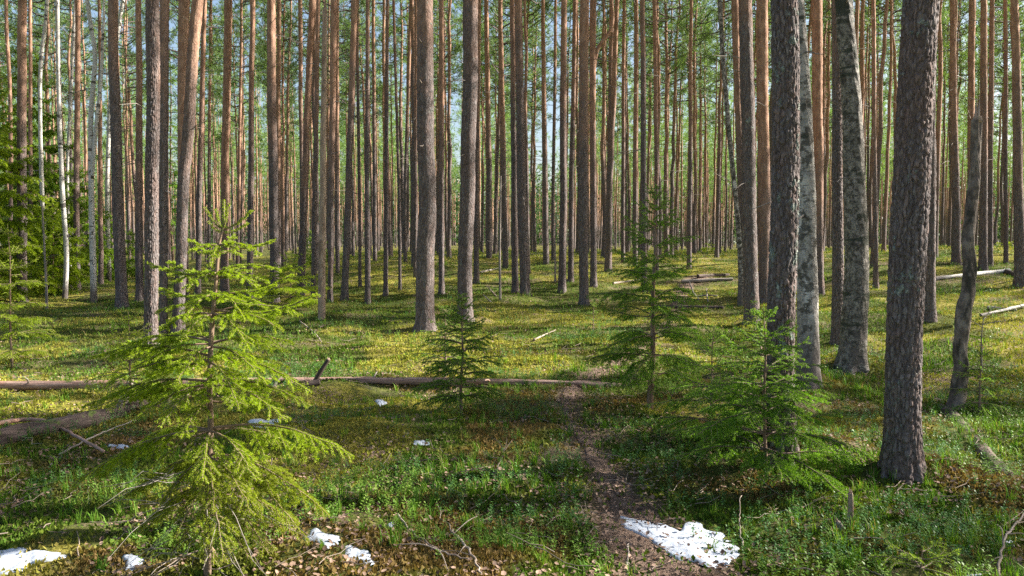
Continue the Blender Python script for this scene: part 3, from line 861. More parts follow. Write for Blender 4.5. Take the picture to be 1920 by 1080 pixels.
def build_tree(kind, foot, w, pts, wt, label, kw, idx):
    base = hit(*foot)
    Y = base[1]
    d_cam = Y * CP - (base[2] - EYE_Z) * SP
    rng = np.random.default_rng(900 + idx)
    line = [base] + [at_depth(px, py, Y) for px, py in pts]
    line = np.array(line) - base
    r0 = 0.5 * w / F * d_cam / ((1.20 if w > 25 else 1.12) if kind != 'snag' else 1.0)
    zt = line[-1][2]
    dt = d_cam
    rt = 0.5 * wt / F * dt / (1.08 if d_cam < 14 and kind != 'snag' else 1.0)
    ANCHORS.append((base[0], base[1]))
    H = {'pine': rng.uniform(19.5, 23.5), 'birch': rng.uniform(14, 17), 'snag': zt}[kind]
    H = max(H, zt + 4) if kind != 'snag' else zt
    names = {'pine': ('pine_tree', 'pine'), 'birch': ('birch_tree', 'birch'), 'snag': ('dead_tree', 'dead tree')}
    root = thing(names[kind][0], base, label, names[kind][1], {'pine': 'pines of the forest', 'birch': 'birches of the forest'}.get(kind))
    zl = line[:, 2]
    lead = (line[-1, 0] - line[-2, 0]) / max(zl[-1] - zl[-2], 0.3)

    ctl = smooth_line(line, 60) if len(line) > 2 else line
    def cx(z):
        z = np.asarray(z, float)
        a = np.interp(z, ctl[:, 2], ctl[:, 0])
        ex = np.clip(z - zt, 0, None)
        return a + lead * ex * np.exp(-ex / 6.0) + 0.02 * r0 * 10 * (vn(z * 0.8, z * 0 + idx, 71) - 0.5) * np.clip(z, 0, 1)
    def cy(z):
        z = np.asarray(z, float)
        return 0.05 * (vn(z * 0.35, z * 0 + idx + 0.5, 72) - 0.5) * np.clip(z / 2, 0, 1)

    fine = d_cam < 14
    med = d_cam < 27
    if fine:
        step = 0.012 if d_cam < 8 else 0.020
        za = np.arange(-0.25, zt + 0.6, step); sides = 120 if d_cam < 8 else 84
    elif med:
        za = np.arange(-0.25, zt + 0.6, 0.07); sides = 24
    else:
        za = np.arange(-0.25, zt + 0.6, 0.4); sides = 12
    mb = MB()
    disp = None
    if kind == 'pine' and fine: disp = bark_disp(0.0105 if d_cam < 8 else 0.013, 40 + idx)
    elif kind == 'pine' and med: disp = bark_disp(0.010, 40 + idx, 0.06, 0.16)
    elif kind == 'birch' and med: disp = bark_soft(0.018 if kw.get('lichen') else 0.008, 40 + idx)
    r = r_profile(za, r0, zt, rt, H)
    if kind == 'snag': r = r * 1.0
    P = np.stack([cx(za), cy(za), za], -1)
    tube(mb, P, r, sides, 0, disp=disp, s0=-0.25)
    if kind != 'snag':
        zb = np.arange(za[-1] - 0.02, H, 0.9)
        P = np.stack([cx(zb), cy(zb), zb], -1)
        tube(mb, P, r_profile(zb, r0, zt, rt, H), 12, 0, s0=za[-1] - 0.02, cap=False)
    ca = lambda q: np.array([float(cx(q)), float(cy(q)), q])
    ra = lambda q: float(r_profile(q, r0, zt, rt, H))
    if kind == 'pine':
        nlow = 3 if d_cam < 14 else (10 if d_cam < 26 else 20)
        dead_branches(mb, rng, 2.5 if d_cam > 14 else 2.2, 10.5, nlow, 0.35 if d_cam < 14 else 1.0, ra, ca, 1)
    if kind == 'birch':
        dead_branches(mb, rng, 1.8, 8.5, 8, 1.1, ra, ca, 1)
    mats = {'pine': [M_PINE, M_DEAD], 'birch': [M_BIRCH, M_DEAD], 'snag': [M_SNAG, M_DEAD]}[kind]
    o = mb.build('trunk', mats, root)
    o['lichen'] = kw.get('lichen', 0.12); o['reddish'] = kw.get('reddish', -0.05)
    if kw.get('fork'):
        mb = MB()
        Q = np.array([at_depth(px, py, Y) for px, py in kw['fork']]) - base
        Q = np.concatenate([Q, [Q[-1] + (Q[-1] - Q[-2]) * 1.5 + np.array([0, 0, 3])]])
        Q = smooth_line(Q, 60)
        tube(mb, Q, np.linspace(rt * 1.15, 0.02, 60), 16, 0, disp=bark_soft(0.006, 5), s0=Q[0, 2])
        f = mb.build('stem', [M_BIRCH], root); f['lichen'] = 0.1
    if kw.get('limb'):
        mb = MB()
        Q = np.array([at_depth(px, py, Y) for px, py in [(1113, 128), (1118, 100), (1124, 86), (1136, 70), (1146, 52), (1149, 30), (1147, 8), (1146, -25), (1139, -70), (1137, -120)]]) - base
        Q = smooth_line(Q, 50)
        tube(mb, Q, np.linspace(0.062, 0.035, 50), 12, 0, s0=5.0)
        f = mb.build('limb', [M_PINE], root); f['lichen'] = 0.0; f['reddish'] = 0.5
        mb = MB()
        Q = smooth_line(np.array([at_depth(px, py, Y) for px, py in [(1116, 40), (1122, 18), (1132, 12), (1140, 20)]]) - base, 14)
        tube(mb, Q, np.linspace(0.02, 0.008, 14), 6, 0, s0=5.0)
        mb.build('limb', [M_DEAD], root)
    if kw.get('stub'):
        for px, py in ((793, 82), (794, 158)):
            mb = MB()
            a = at_depth(px, py, Y) - base + np.array([0, -r0 * 0.75, -0.02])
            tube(mb, smooth_line([a, a + np.array([-0.02, -0.05, 0.02]), a + np.array([-0.05, -0.09, 0.07])], 6), np.linspace(0.012, 0.006, 6), 6, 0)
            mb.build('branch_stub', [M_TWIG], root)
    if kind == 'pine':
        hc = H * rng.uniform(0.38, 0.46)
        s = hc / 9.0
        k = int(rng.integers(len(CROWNS)))
        sx = rng.uniform(0.8, 1.1)
        part('crown', CROWNS[k], root, ca(H - hc), (sx, sx, s), rng.uniform(0, 6.28))
    elif kind == 'birch':
        hc = H - max(zt + 0.5, H * 0.5)
        part('crown', BCROWNS[idx % 2], root, ca(H - hc), (0.8, 0.8, hc / 8.0), rng.uniform(0, 6.28))
    return root


for k, a in enumerate(T):
    build_tree(*a, k)


# the broken, crooked snag
def crooked_snag():
    base = hit(1793, 764); Y = base[1]
    pts = [(1793, 764), (1797, 740), (1802, 690), (1800, 650), (1803, 610), (1808, 575), (1816, 545), (1819, 500), (1816, 460), (1819, 400), (1827, 340), (1829, 280), (1832, 225)]
    ws = [30, 28, 25, 23, 25, 25, 24, 22, 22, 22, 21, 18, 16]
    L = np.array([base] + [at_depth(*p, Y) for p in pts[1:]]) - base
    L = np.concatenate([[L[0] - np.array([0, 0, 0.2])], L]); ws = [30] + ws
    dc = Y
    n = 420
    P = smooth_line(L, n)
    r = 0.5 * np.interp(np.linspace(0, 1, n), np.linspace(0, 1, len(ws)), ws) / F * dc
    root = thing('dead_tree', base, 'crooked mossy snag with its top snapped off, small spruce beside its foot', 'dead tree')
    def disp(th, s, rr):
        a, c = bark_soft(0.03, 8)(th, s, rr)
        lump = fbm(np.cos(th) * 0.9 + s * 2.2, np.sin(th) * 0.9 + s * 1.3 + 4, 19, 3) - 0.5
        return a + 0.045 * lump, c
    mb = MB(); tube(mb, P, r, 48, 0, disp=disp)
    o = mb.build('trunk', [M_CROOK], root)
    # splintered top
    mb = MB()
    top = P[-1]
    for q in range(7):
        a = q * 0.9; rr = r[-1] * 0.6
        b = top + np.array([math.cos(a) * rr, math.sin(a) * rr, -0.03])
        tube(mb, [b, b + np.array([0.004, 0, 0.05]), b + np.array([0.01, 0.0, 0.07 + 0.09 * (q % 3)])], [0.022, 0.016, 0.002], 5, 0)
    mb.build('splintered_top', [M_SNAG], root)


crooked_snag()

# ------------------------------------------------------------------ thin bare poles
def pole(foot, pts, w, label, mat, name='sapling', cat='sapling', H=None, twigs=10):
    base = hit(*foot); Y = base[1]
    L = np.array([base] + [at_depth(*p, Y) for p in pts]) - base
    L[0, 2] -= 0.05
    P = smooth_line(L, 30)
    r = 0.5 * w / F * Y
    root = thing(name, base, label, cat)
    mb = MB(); tube(mb, P, np.linspace(r, r * 0.45, 30), 8, 0)
    mb.build('stem', [mat], root)
    if twigs:
        mb = MB(); rng = np.random.default_rng(int(foot[0]))
        for q in range(twigs):
            a = P[rng.integers(10, 30)]; az = rng.uniform(0, 6.28); l = rng.uniform(0.12, 0.4)
            d = np.array([math.cos(az), math.sin(az), rng.uniform(0.2, 0.9)]) * l
            tube(mb, [a, a + d * 0.5, a + d + np.array([0, 0, -0.06 * l])], [0.005, 0.004, 0.002], 4, 0, cap=False)
        mb.build('crown', [M_DEAD], root)


pole((938, 562), [(937, 480), (938, 400), (939, 330)], 5, 'bare thin sapling pole standing on the mossy rise left of the touching pines', M_DEAD)
pole((1041, 530), [(1041, 500), (1041, 440), (1043, 400)], 4, 'very thin dead pole on the moss left of the pale sunlit pine', M_DEAD)
pole((88, 580), [(86, 520), (82, 440), (79, 385)], 5, 'thin grey pole in front of the drooping spruces', M_DEAD)
pole((1842, 700), [(1840, 640), (1844, 598)], 3, 'thread-thin bare stem above the small spruce by the broken snag', M_DEAD, twigs=4)
# ------------------------------------------------------------------ the many pines farther back
SUN_N, SUN_M = math.cos(SUN_AZ), math.sin(SUN_AZ)
LOW_CROWN_MB = [pine_crown_mb(700 + k, nb=30, per=8, blades=8, ln=(0.28, 0.50), wd=(0.028, 0.050), limbs=False) for k in range(5)]


def poisson(n_try, dmin, dmax, rmin, half, rng, taken, limit=10**9):
    cell = {}
    out = []
    def near(x, y, r):
        for i in range(int((x - r) // 3), int((x + r) // 3) + 1):
            for j in range(int((y - r) // 3), int((y + r) // 3) + 1):
                for (a, b) in cell.get((i, j), ()):
                    if (a - x) ** 2 + (b - y) ** 2 < r * r: return True
        return False
    for (a, b) in taken: cell.setdefault((int(a // 3), int(b // 3)), []).append((a, b))
    for _ in range(n_try):
        d = math.sqrt(rng.uniform(dmin ** 2, dmax ** 2)); a = rng.uniform(-half, half)
        x, y = d * math.sin(a), d * math.cos(a)
        if near(x, y, rmin): continue
        cell.setdefault((int(x // 3), int(y // 3)), []).append((x, y))
        out.append((x, y, d))
        if len(out) >= limit: break
    return out


ZONES = [(-400, 105, 'behind the drooping green spruces', 'pines behind the drooping spruces'),
         (105, 235, 'behind the white birches', 'pines behind the birches'),
         (235, 330, 'behind the big straight grey pine', 'pines behind the left group'),
         (330, 470, 'behind the tip of the bright young spruce', 'pines behind the bright spruce'),
         (470, 600, 'just left of the barkless snag', 'pines left of the barkless snag'),
         (600, 700, 'past the leaning sunlit pine', 'pines past the barkless snag'),
         (700, 780, 'up the slope left of the stubbed pine', 'pines up the slope'),
         (780, 880, 'in the gap between the two thick grey pines', 'pines in the gap of the thick grey pair'),
         (880, 1000, 'behind the touching pair of pines', 'pines behind the touching pair'),
         (1000, 1100, 'behind the straight dark pine', 'pines behind the straight dark pine'),
         (1100, 1250, 'behind the tall thin spruce by the path', 'pines behind the tall thin spruce'),
         (1250, 1380, 'beyond the pale fallen logs and the path', 'pines beyond the fallen logs'),
         (1380, 1500, 'behind the thick lichen pine', 'pines behind the thick lichen pine'),
         (1500, 1640, 'behind the two lichen-covered birches', 'pines behind the lichen birches'),
         (1640, 1740, 'behind the thickest dark pine', 'pines behind the thickest pine'),
         (1740, 1830, 'behind the broken crooked snag', 'pines behind the crooked snag'),
         (1830, 2400, 'beyond the fallen white birch log', 'pines beyond the white log')]


def sky_gap(px):
    """natural openings in the stand where the sky shows"""
    return any(a < px < b for a, b in ((292, 350), (455, 480), (845, 885), (985, 1075), (1375, 1405), (190, 205), (1850, 1880)))


def forest():
    rng = np.random.default_rng(2024)
    spots = poisson(60000, 27, 66, 2.35, R(35.5), rng, ANCHORS, 222)
    spots.sort(key=lambda s: s[2])
    n = 0
    for (x, y, d) in spots:
        u = x / y
        px = 960 + F * x / (y * CP)
        if px < 330 and rng.uniform() < 0.35: continue
        if sky_gap(px) and rng.uniform() < 0.45: continue
        z = gz(x, y)
        zone = next(q for q in ZONES if q[0] <= px < q[1])
        depth = 0 if d < 45 else 1
        label = ('slender pine well back ' if depth == 0 else 'distant thin pine deep in the forest ') + zone[2]
        root = thing('pine_tree', (x, y, z), label, 'pine', zone[3] + (' nearer row' if depth == 0 else ' deep row'))
        H = rng.uniform(17, 23); r = rng.uniform(0.065, 0.130)
        k = int(rng.integers(len(TRUNKS)))
        rot = rng.uniform(0, 6.28)
        root.rotation_euler = (rng.normal(scale=0.012), rng.normal(scale=0.014), rot)
        sx = r / 0.10
        o = part('trunk', TRUNKS[k], root, (0, 0, 0), (sx, sx, H / 20.0))
        o['lichen'] = 0.1; o['reddish'] = float(rng.uniform(-0.35, 0.35))
        hc = H * rng.uniform(0.38, 0.60)
        c = TRUNK_MB[k][1]((H - hc) / (H / 20.0))
        q = rng.uniform(0.7, 1.05)
        part('crown', CROWNS[int(rng.integers(len(CROWNS)))], root, (c[0] * sx, c[1] * sx, H - hc), (q, q, hc / 9.0))
        n += 1
    # everything deeper: one mass
    def mass(name, spots, near_trunk):
        mb = MB()
        for (x, y, d) in spots:
            if near_trunk == 0 and sky_gap(960 + F * x / y) and rng.uniform() < 0.8: continue
            z = gz(x, y) - 0.1
            H = rng.uniform(16.5, 23); r = rng.uniform(0.06, 0.115)
            zz = np.array([0, 0.5, 3, 7, 12, H - 0.5]); w = rng.normal(scale=0.05, size=(6, 2)).cumsum(0)
            P = np.stack([x + w[:, 0], y + w[:, 1], z + zz], -1)
            tube(mb, P, r * np.array([1.2, 1.0, 0.9, 0.75, 0.55, 0.2]), 7, 0, cap=False)
            hc = H * rng.uniform(0.42, 0.66); q = rng.uniform(0.75, 1.15); a = rng.uniform(0, 6.28)
            ca_, sa_ = math.cos(a), math.sin(a)
            o = np.array([P[-1, 0], P[-1, 1], z + H - hc])
            M = lambda v: np.stack([(v[:, 0] * ca_ - v[:, 1] * sa_) * q, (v[:, 0] * sa_ + v[:, 1] * ca_) * q, v[:, 2] * hc / 9.0], -1) + o
            mb.merge(LOW_CROWN_MB[int(rng.integers(5))], 0, M)
        o = mb.build(name, [M_PINE, M_PNEEDLE])
        o['reddish'] = 0.1; o['lichen'] = 0.1
        return tag(o, kind='stuff')
    far = poisson(40000, 66.5, 165, 3.3, R(36), rng, [], 1000)
    mass('forest', far, False)
    back = poisson(30000, 166, 300, 3.4, R(38), rng, [], 1500)
    mb = MB()
    C, D = [], []
    for (x, y, d) in back:
        z = gz(x, y); H = rng.uniform(15, 23)
        tube(mb, np.array([[x, y, z - 1], [x, y, z + H * 0.5], [x, y, z + H]]), np.array([0.16, 0.12, 0.03]), 5, 0, cap=False)
        m = 60
        t = rng.uniform(0.02, 1, m); rr = (0.5 + 1.8 * (1 - t)) * np.sqrt(rng.uniform(size=m)); az = rng.uniform(0, 6.28, m)
        C.append(np.stack([x + rr * np.cos(az), y + rr * np.sin(az), z + H * t], -1)); D.append(np.stack([np.cos(az), np.sin(az), 0 * az], -1))
    clumps(mb, np.concatenate(C), np.concatenate(D), 3, (0.7, 1.4), (0.18, 0.34), (0.026, 0.058, 0.024), (0.075, 0.130, 0.044), rng)  # needle colours darkened to stand in for the shade deep in the stand
    tag(mb.build('distant_forest', [M_PINE, M_PNEEDLE]), kind='stuff')
    # trees standing round the view (outside the picture) that throw the shade
    side = []
    for w in np.arange(6.5, 8.7, 0.55):          # shade over the near grass
        for x in (18.5, 22.0, 25.5):
            if rng.uniform() < 0.48: continue
            xx = x + rng.uniform(-0.8, 0.8); side.append((xx, (w + rng.uniform(-.2, .2) + SUN_N * xx) / SUN_M, 0))
    for w in np.arange(3.0, 4.9, 0.6):           # shade over the lower right corner only
        for x in (33.0, 36.5):
            side.append((x, (w + SUN_N * x) / SUN_M, 0))
    for _ in range(9000):
        x, y = rng.uniform(-45, 62), rng.uniform(-22, 75)
        if y > 0 and abs(x) < 0.70 * y + 1.2: continue
        if math.hypot(x, y) < 4.5: continue
        if x < 0 and rng.uniform() < 0.75: continue
        w = SUN_M * y - SUN_N * x
        if x > 0 and (2.0 < w < 6.2 and x < 32 or 8.6 < w < 14.6 and rng.uniform() < 0.72): continue
        if any((a - x) ** 2 + (b - y) ** 2 < 3.1 ** 2 for a, b, _ in side): continue
        if any((a - x) ** 2 + (b - y) ** 2 < 1.6 ** 2 for a, b in ANCHORS): continue
        side.append((x, y, 0))
        if len(side) > 210: break
    mass('surrounding_forest', side, True)


forest()


# ------------------------------------------------------------------ young spruces with real needles
def needles_on(mb, A, B, dens, ln, wd, ca, cb, rng, tipf):
    """needles round every twig segment A->B; tipf (0..1) blends old dark to young bright"""
    seg = np.linalg.norm(B - A, axis=1)
    cnt = np.maximum(1, rng.poisson(seg * dens))
    idx = np.repeat(np.arange(len(A)), cnt)
    n = len(idx)
    t = rng.uniform(0, 1, (n, 1))
    p = A[idx] * (1 - t) + B[idx] * t
    ax = (B - A)[idx] / (seg[idx][:, None] + 1e-9)
    rnd = rng.normal(size=(n, 3)); rnd[:, 2] += 0.25
    perp = rnd - ax * np.sum(rnd * ax, 1, keepdims=True); perp /= np.linalg.norm(perp, axis=1, keepdims=True) + 1e-9
    d = ax * rng.uniform(0.35, 0.85, (n, 1)) + perp; d /= np.linalg.norm(d, axis=1, keepdims=True)
    L = rng.uniform(0.7, 1.1, (n, 1)) * ln
    side = np.cross(d, rng.normal(size=(n, 3))); side /= np.linalg.norm(side, axis=1, keepdims=True) + 1e-9
    a = p; c = p + d * L; m = p + d * L * 0.5
    V = np.stack([a, m + side * wd * 0.5, c, m - side * wd * 0.5], 1).reshape(-1, 3)
    f = np.clip(tipf[idx][:, None] + rng.normal(scale=0.18, size=(n, 1)), 0, 1)
    col = np.array(ca)[None] * (1 - f) + np.array(cb)[None] * f
    mb.add(V, f4=np.arange(n * 4).reshape(-1, 4), mat=1, col=np.repeat(col, 4, 0))


NEW_OLD = ((0.120, 0.205, 0.012), (0.315, 0.410, 0.026))
DARK_OLD = ((0.065, 0.155, 0.018), (0.165, 0.300, 0.032))
DRY_OLD = ((0.15, 0.19, 0.02), (0.31, 0.375, 0.03))


def bough(mb, P, rng, q):
    """one bough along P with side twigs, twiglets and needles; q holds density, needle size, colours"""
    n = len(P)
    L = np.linalg.norm(np.diff(P, axis=0), axis=1).sum()
    r0 = q.get('r', 0.003 + 0.006 * L)
    tube(mb, P, np.linspace(r0, 0.0016, n), 6 if q['dens'] > 400 else 4, 0, cap=False)
    s = np.linspace(0, 1, n)
    at = lambda t: np.array([np.interp(t, s, P[:, i]) for i in range(3)])
    T = np.gradient(P, axis=0); T /= np.linalg.norm(T, axis=1, keepdims=True)
    tan = lambda t: np.array([np.interp(t, s, T[:, i]) for i in range(3)])
    A, B, tf = [], [], []
    def run(Q, t0, t1):
        for k in range(len(Q) - 1):
            A.append(Q[k]); B.append(Q[k + 1]); tf.append(t0 + (t1 - t0) * (k + 1) / (len(Q) - 1))
    bare = q.get('bare', 0.22)
    k0 = max(1, int(n * bare))
    run(P[k0:], 0.3, 1.0)
    step = q.get('step', 0.040)
    m = max(2, int(L * (1 - bare) / step))
    for i in range(m):
        t = bare * 0.9 + (0.97 - bare * 0.9) * (i + rng.uniform(0.2, 0.8)) / m
        tn = tan(t)
        h = np.cross(tn, [0, 0, 1.0]); h /= np.linalg.norm(h) + 1e-9
        for sg in (-1, 1):
            if rng.uniform() < q.get('miss', 0.12): continue
            l = q.get('side', 0.42) * L * (1 - t) ** 0.75 * (0.35 + 0.65 * min(1, t / 0.35)) * rng.uniform(0.6, 1.15) + 0.022
            d = tn * rng.uniform(0.55, 0.85) + h * sg * rng.uniform(0.7, 1.0) + np.array([0, 0, rng.uniform(-0.35, 0.15) - q.get('droop', 0.1)])
            d /= np.linalg.norm(d)
            a = at(t)
            u = np.linspace(0, 1, 5)[:, None]
            Q = a + d * l * u + np.array([0, 0, -1.0]) * l * q.get('hang', 0.22) * u ** 2 + tn * l * 0.15 * u ** 2 + rng.normal(scale=0.02 * l, size=(5, 3)) * u
            tube(mb, Q, np.linspace(0.0022, 0.0011, 5), 3, 0, cap=False)
            run(Q, 0.15 + 0.4 * t, 1.0)
            if l > q.get('sub', 0.09):
                mm = int(l / 0.034)
                for j in range(mm):
                    tt = 0.2 + 0.75 * (j + 0.5) / mm
                    b = np.array([np.interp(tt, u[:, 0], Q[:, i2]) for i2 in range(3)])
                    h2 = np.cross(d, [0, 0, 1.0]); h2 /= np.linalg.norm(h2) + 1e-9
                    for s2 in (-1, 1):
                        if rng.uniform() < 0.2: continue
                        l2 = 0.45 * l * (1 - tt) * rng.uniform(0.6, 1.2) + 0.018
                        d2 = d * 0.75 + h2 * s2 * 0.75 + np.array([0, 0, rng.uniform(-0.5, 0.1)]); d2 /= np.linalg.norm(d2)
                        Q2 = np.array([b, b + d2 * l2 * 0.5, b + d2 * l2 + np.array([0, 0, -0.12 * l2])])
                        run(Q2, 0.3, 1.0)
    A, B, tf = np.array(A), np.array(B), np.array(tf)
    tf = tf * q.get('young', 1.0)
    needles_on(mb, A, B, q['dens'], q['ln'], q['wd'], q['c'][0], q['c'][1], rng, tf)


def bough_line(a, b, rng, sag=0.12, n=14, lift=0.05):
    a, b = np.asarray(a, float), np.asarray(b, float)
    L = np.linalg.norm(b - a)
    u = np.linspace(0, 1, n)[:, None]
    mid = np.array([0, 0, 1.0]) * L * (sag * np.sin(math.pi * u) * np.sign(1)) * (1 if b[2] < a[2] else -1)
    return a * (1 - u) + b * u + mid + rng.normal(scale=0.008 * L, size=(n, 3)) * u


def hero_spruce():
    base = hit(389, 1079); Y = base[1]
    S = Y / F
    root = thing('young_spruce', base, 'bright lime sunlit young spruce, largest in the picture, standing before the long fallen trunk', 'spruce', None)
    tp = [(389, 1079), (390, 1000), (390, 900), (395, 800), (393, 720), (397, 620), (405, 530), (411, 457), (419, 425), (420, 376)]
    L = np.array([at_depth(*p, Y) for p in tp]) - base
    P = smooth_line(L, 90)
    P[0, 2] -= 0.05
    zz = P[:, 2]
    ax = lambda z: np.array([np.interp(z, zz, P[:, 0]), 0.0, z])
    rad = np.interp(np.linspace(0, 1, 90), [0, .1, .5, .8, 1], [.0185, .016, .0125, .007, .003])
    mb = MB()
    tube(mb, P, rad, 14, 0)
    rng = np.random.default_rng(5)
    top = P[-14:]
    needles_on(mb, top[:-1], top[1:], 2200, 0.014, 0.0026, *NEW_OLD, rng, np.linspace(0.6, 1, 13))
    mb.build('trunk', [M_SPRUCE, M_NEEDLE], root)
    # boughs seen in silhouette: height of the joint (photo row), tip (photo point), depth of the tip, kind
    spec = [(430, (384, 389), .02), (430, (429, 383), -.02), (430, (473, 394), .03), (437, (390, 414), -.04), (437, (466, 418), .04), (434, (405, 392), .03),
            (457, (353, 449), .05), (457, (514, 450), -.05), (460, (489, 477), -.12), (460, (353, 474), -.10), (458, (440, 440), .16), (462, (395, 500), -.2), (475, (455, 480), .12), (470, (372, 462), .14),
            (508, (277, 494), -.05), (506, (318, 492), .12), (508, (528, 508), .06), (512, (480, 540), -.22), (512, (350, 545), -.22), (508, (440, 500), .25), (520, (330, 530), .15), (522, (505, 530), .12),
            (548, (300, 540), .1), (548, (550, 515), .05), (552, (460, 600), -.3), (552, (345, 600), -.28), (560, (420, 560), .3), (560, (500, 575), .2),
            (580, (594, 551), -.04), (585, (567, 590), .14), (580, (294, 584), -.06), (590, (340, 640), -.3), (588, (470, 660), -.32), (590, (300, 620), .2), (592, (530, 620), -.18), (588, (410, 590), .34),
            (640, (220, 655), .05), (645, (551, 644), .1), (645, (250, 690), -.2), (650, (500, 720), -.3), (650, (330, 720), -.36), (640, (430, 650), .4), (640, (300, 640), .3), (642, (540, 660), .28),
            (668, (168, 672), -.02), (672, (582, 735), -.08), (672, (545, 690), .16), (676, (200, 720), -.2), (680, (450, 770), -.4), (676, (240, 640), .28),
            (715, (155, 766), -.05), (715, (584, 762), .02), (722, (538, 789), -.22), (720, (215, 700), .25), (724, (300, 800), -.4), (724, (500, 730), .35), (726, (400, 740), .45), (720, (250, 790), -.25),
            (752, (570, 720), .12), (752, (210, 745), .15), (755, (340, 820), -.3),
            (803, (662, 853), -.06), (806, (135, 912), -.03), (808, (480, 900), -.35), (806, (560, 840), .2), (808, (280, 880), -.2), (806, (250, 840), .25), (810, (380, 900), -.45),
            (850, (619, 968), -.08), (852, (566, 1000), -.2), (850, (300, 950), -.15), (856, (470, 960), -.4), (852, (540, 900), .2), (856, (240, 930), .1), (858, (400, 960), -.42), (856, (350, 900), .3),
            (905, (253, 1000), -.05), (905, (506, 1040), -.15), (908, (580, 1010), .06), (910, (420, 1050), -.4), (908, (330, 1010), -.3), (910, (460, 980), .25), (912, (300, 980), .2),
            (960, (320, 1040), -.1), (960, (470, 1050), -.12), (965, (400, 1060), -.3), (965, (520, 1030), .1)]
    for i, (jr, tip, dy) in enumerate(spec):
        if abs(dy) > 0.3 and jr < 700 and i % 2: continue
        rng = np.random.default_rng(1000 + i)
        zj = float((at_depth(390, jr, Y) - base)[2])
        a = ax(zj)
        r = ray(*tip); t = (Y + dy) / r[1]
        b = np.array([r[0] * t, Y + dy, EYE_Z + r[2] * t]) - base
        low = jr > 840
        young = np.interp(jr, [380, 600, 820, 960], [1.0, 0.95, 0.9, 0.75])
        c = NEW_OLD if jr < 780 else (DRY_OLD if low else ((0.13, 0.205, 0.014), (0.315, 0.405, 0.026)))
        Lb = np.linalg.norm(b - a)
        if b[2] > a[2]: Pb = bough_line(a, b, rng, 0.10)
        else:
            u = np.linspace(0, 1, 16)[:, None]
            Pb = a * (1 - u) + b * u + np.array([0, 0, 1.0]) * Lb * 0.10 * np.sin(math.pi * u) + rng.normal(scale=0.006 * Lb, size=(16, 3)) * u
        q = dict(dens=np.interp(jr, [400, 840, 960], [2200, 1700, 1000]), ln=0.0120, wd=0.0025, c=c, young=young,
                 side=0.12 if jr < 480 else (0.22 if jr < 530 else (0.26 if jr < 600 else 0.31)), droop=-0.05 if jr < 560 else (0.02 if jr < 790 else 0.16), hang=0.02 if jr < 560 else (0.10 if jr < 790 else 0.28),
                 bare=0.05 if jr < 560 else (0.2 if jr < 790 else 0.28), step=0.052 if jr < 790 else 0.042, sub=0.09 if not low else 0.07, miss=0.12)
        if jr < 445: q['side'] = 0.0; q['miss'] = 1.0
        mb = MB()
        bough(mb, Pb, rng, q)
        mb.build('branch', [M_SPRUCE, M_NEEDLE], root)
    # dry fine twigs in the shade of the lowest boughs
    mb = MB(); rng = np.random.default_rng(77)
    for _ in range(70):
        z = rng.uniform(0.08, 0.55); az = rng.uniform(0, 6.28); l = rng.uniform(0.1, 0.42)
        d = np.array([math.cos(az), math.sin(az), rng.uniform(-0.5, 0.25)]); d /= np.linalg.norm(d)
        a = ax(z) + d * rng.uniform(0, 0.25) * np.array([1, 1, 0])
        Q = a + d * l * np.linspace(0, 1, 4)[:, None] + rng.normal(scale=0.012, size=(4, 3)) - np.array([0, 0, 0.2 * l]) * np.linspace(0, 1, 4)[:, None] ** 2
        tube(mb, Q, np.linspace(0.0022, 0.0010, 4), 4, 0, cap=False)
    mb.build('dry_foliage', [M_DEAD], root)


hero_spruce()


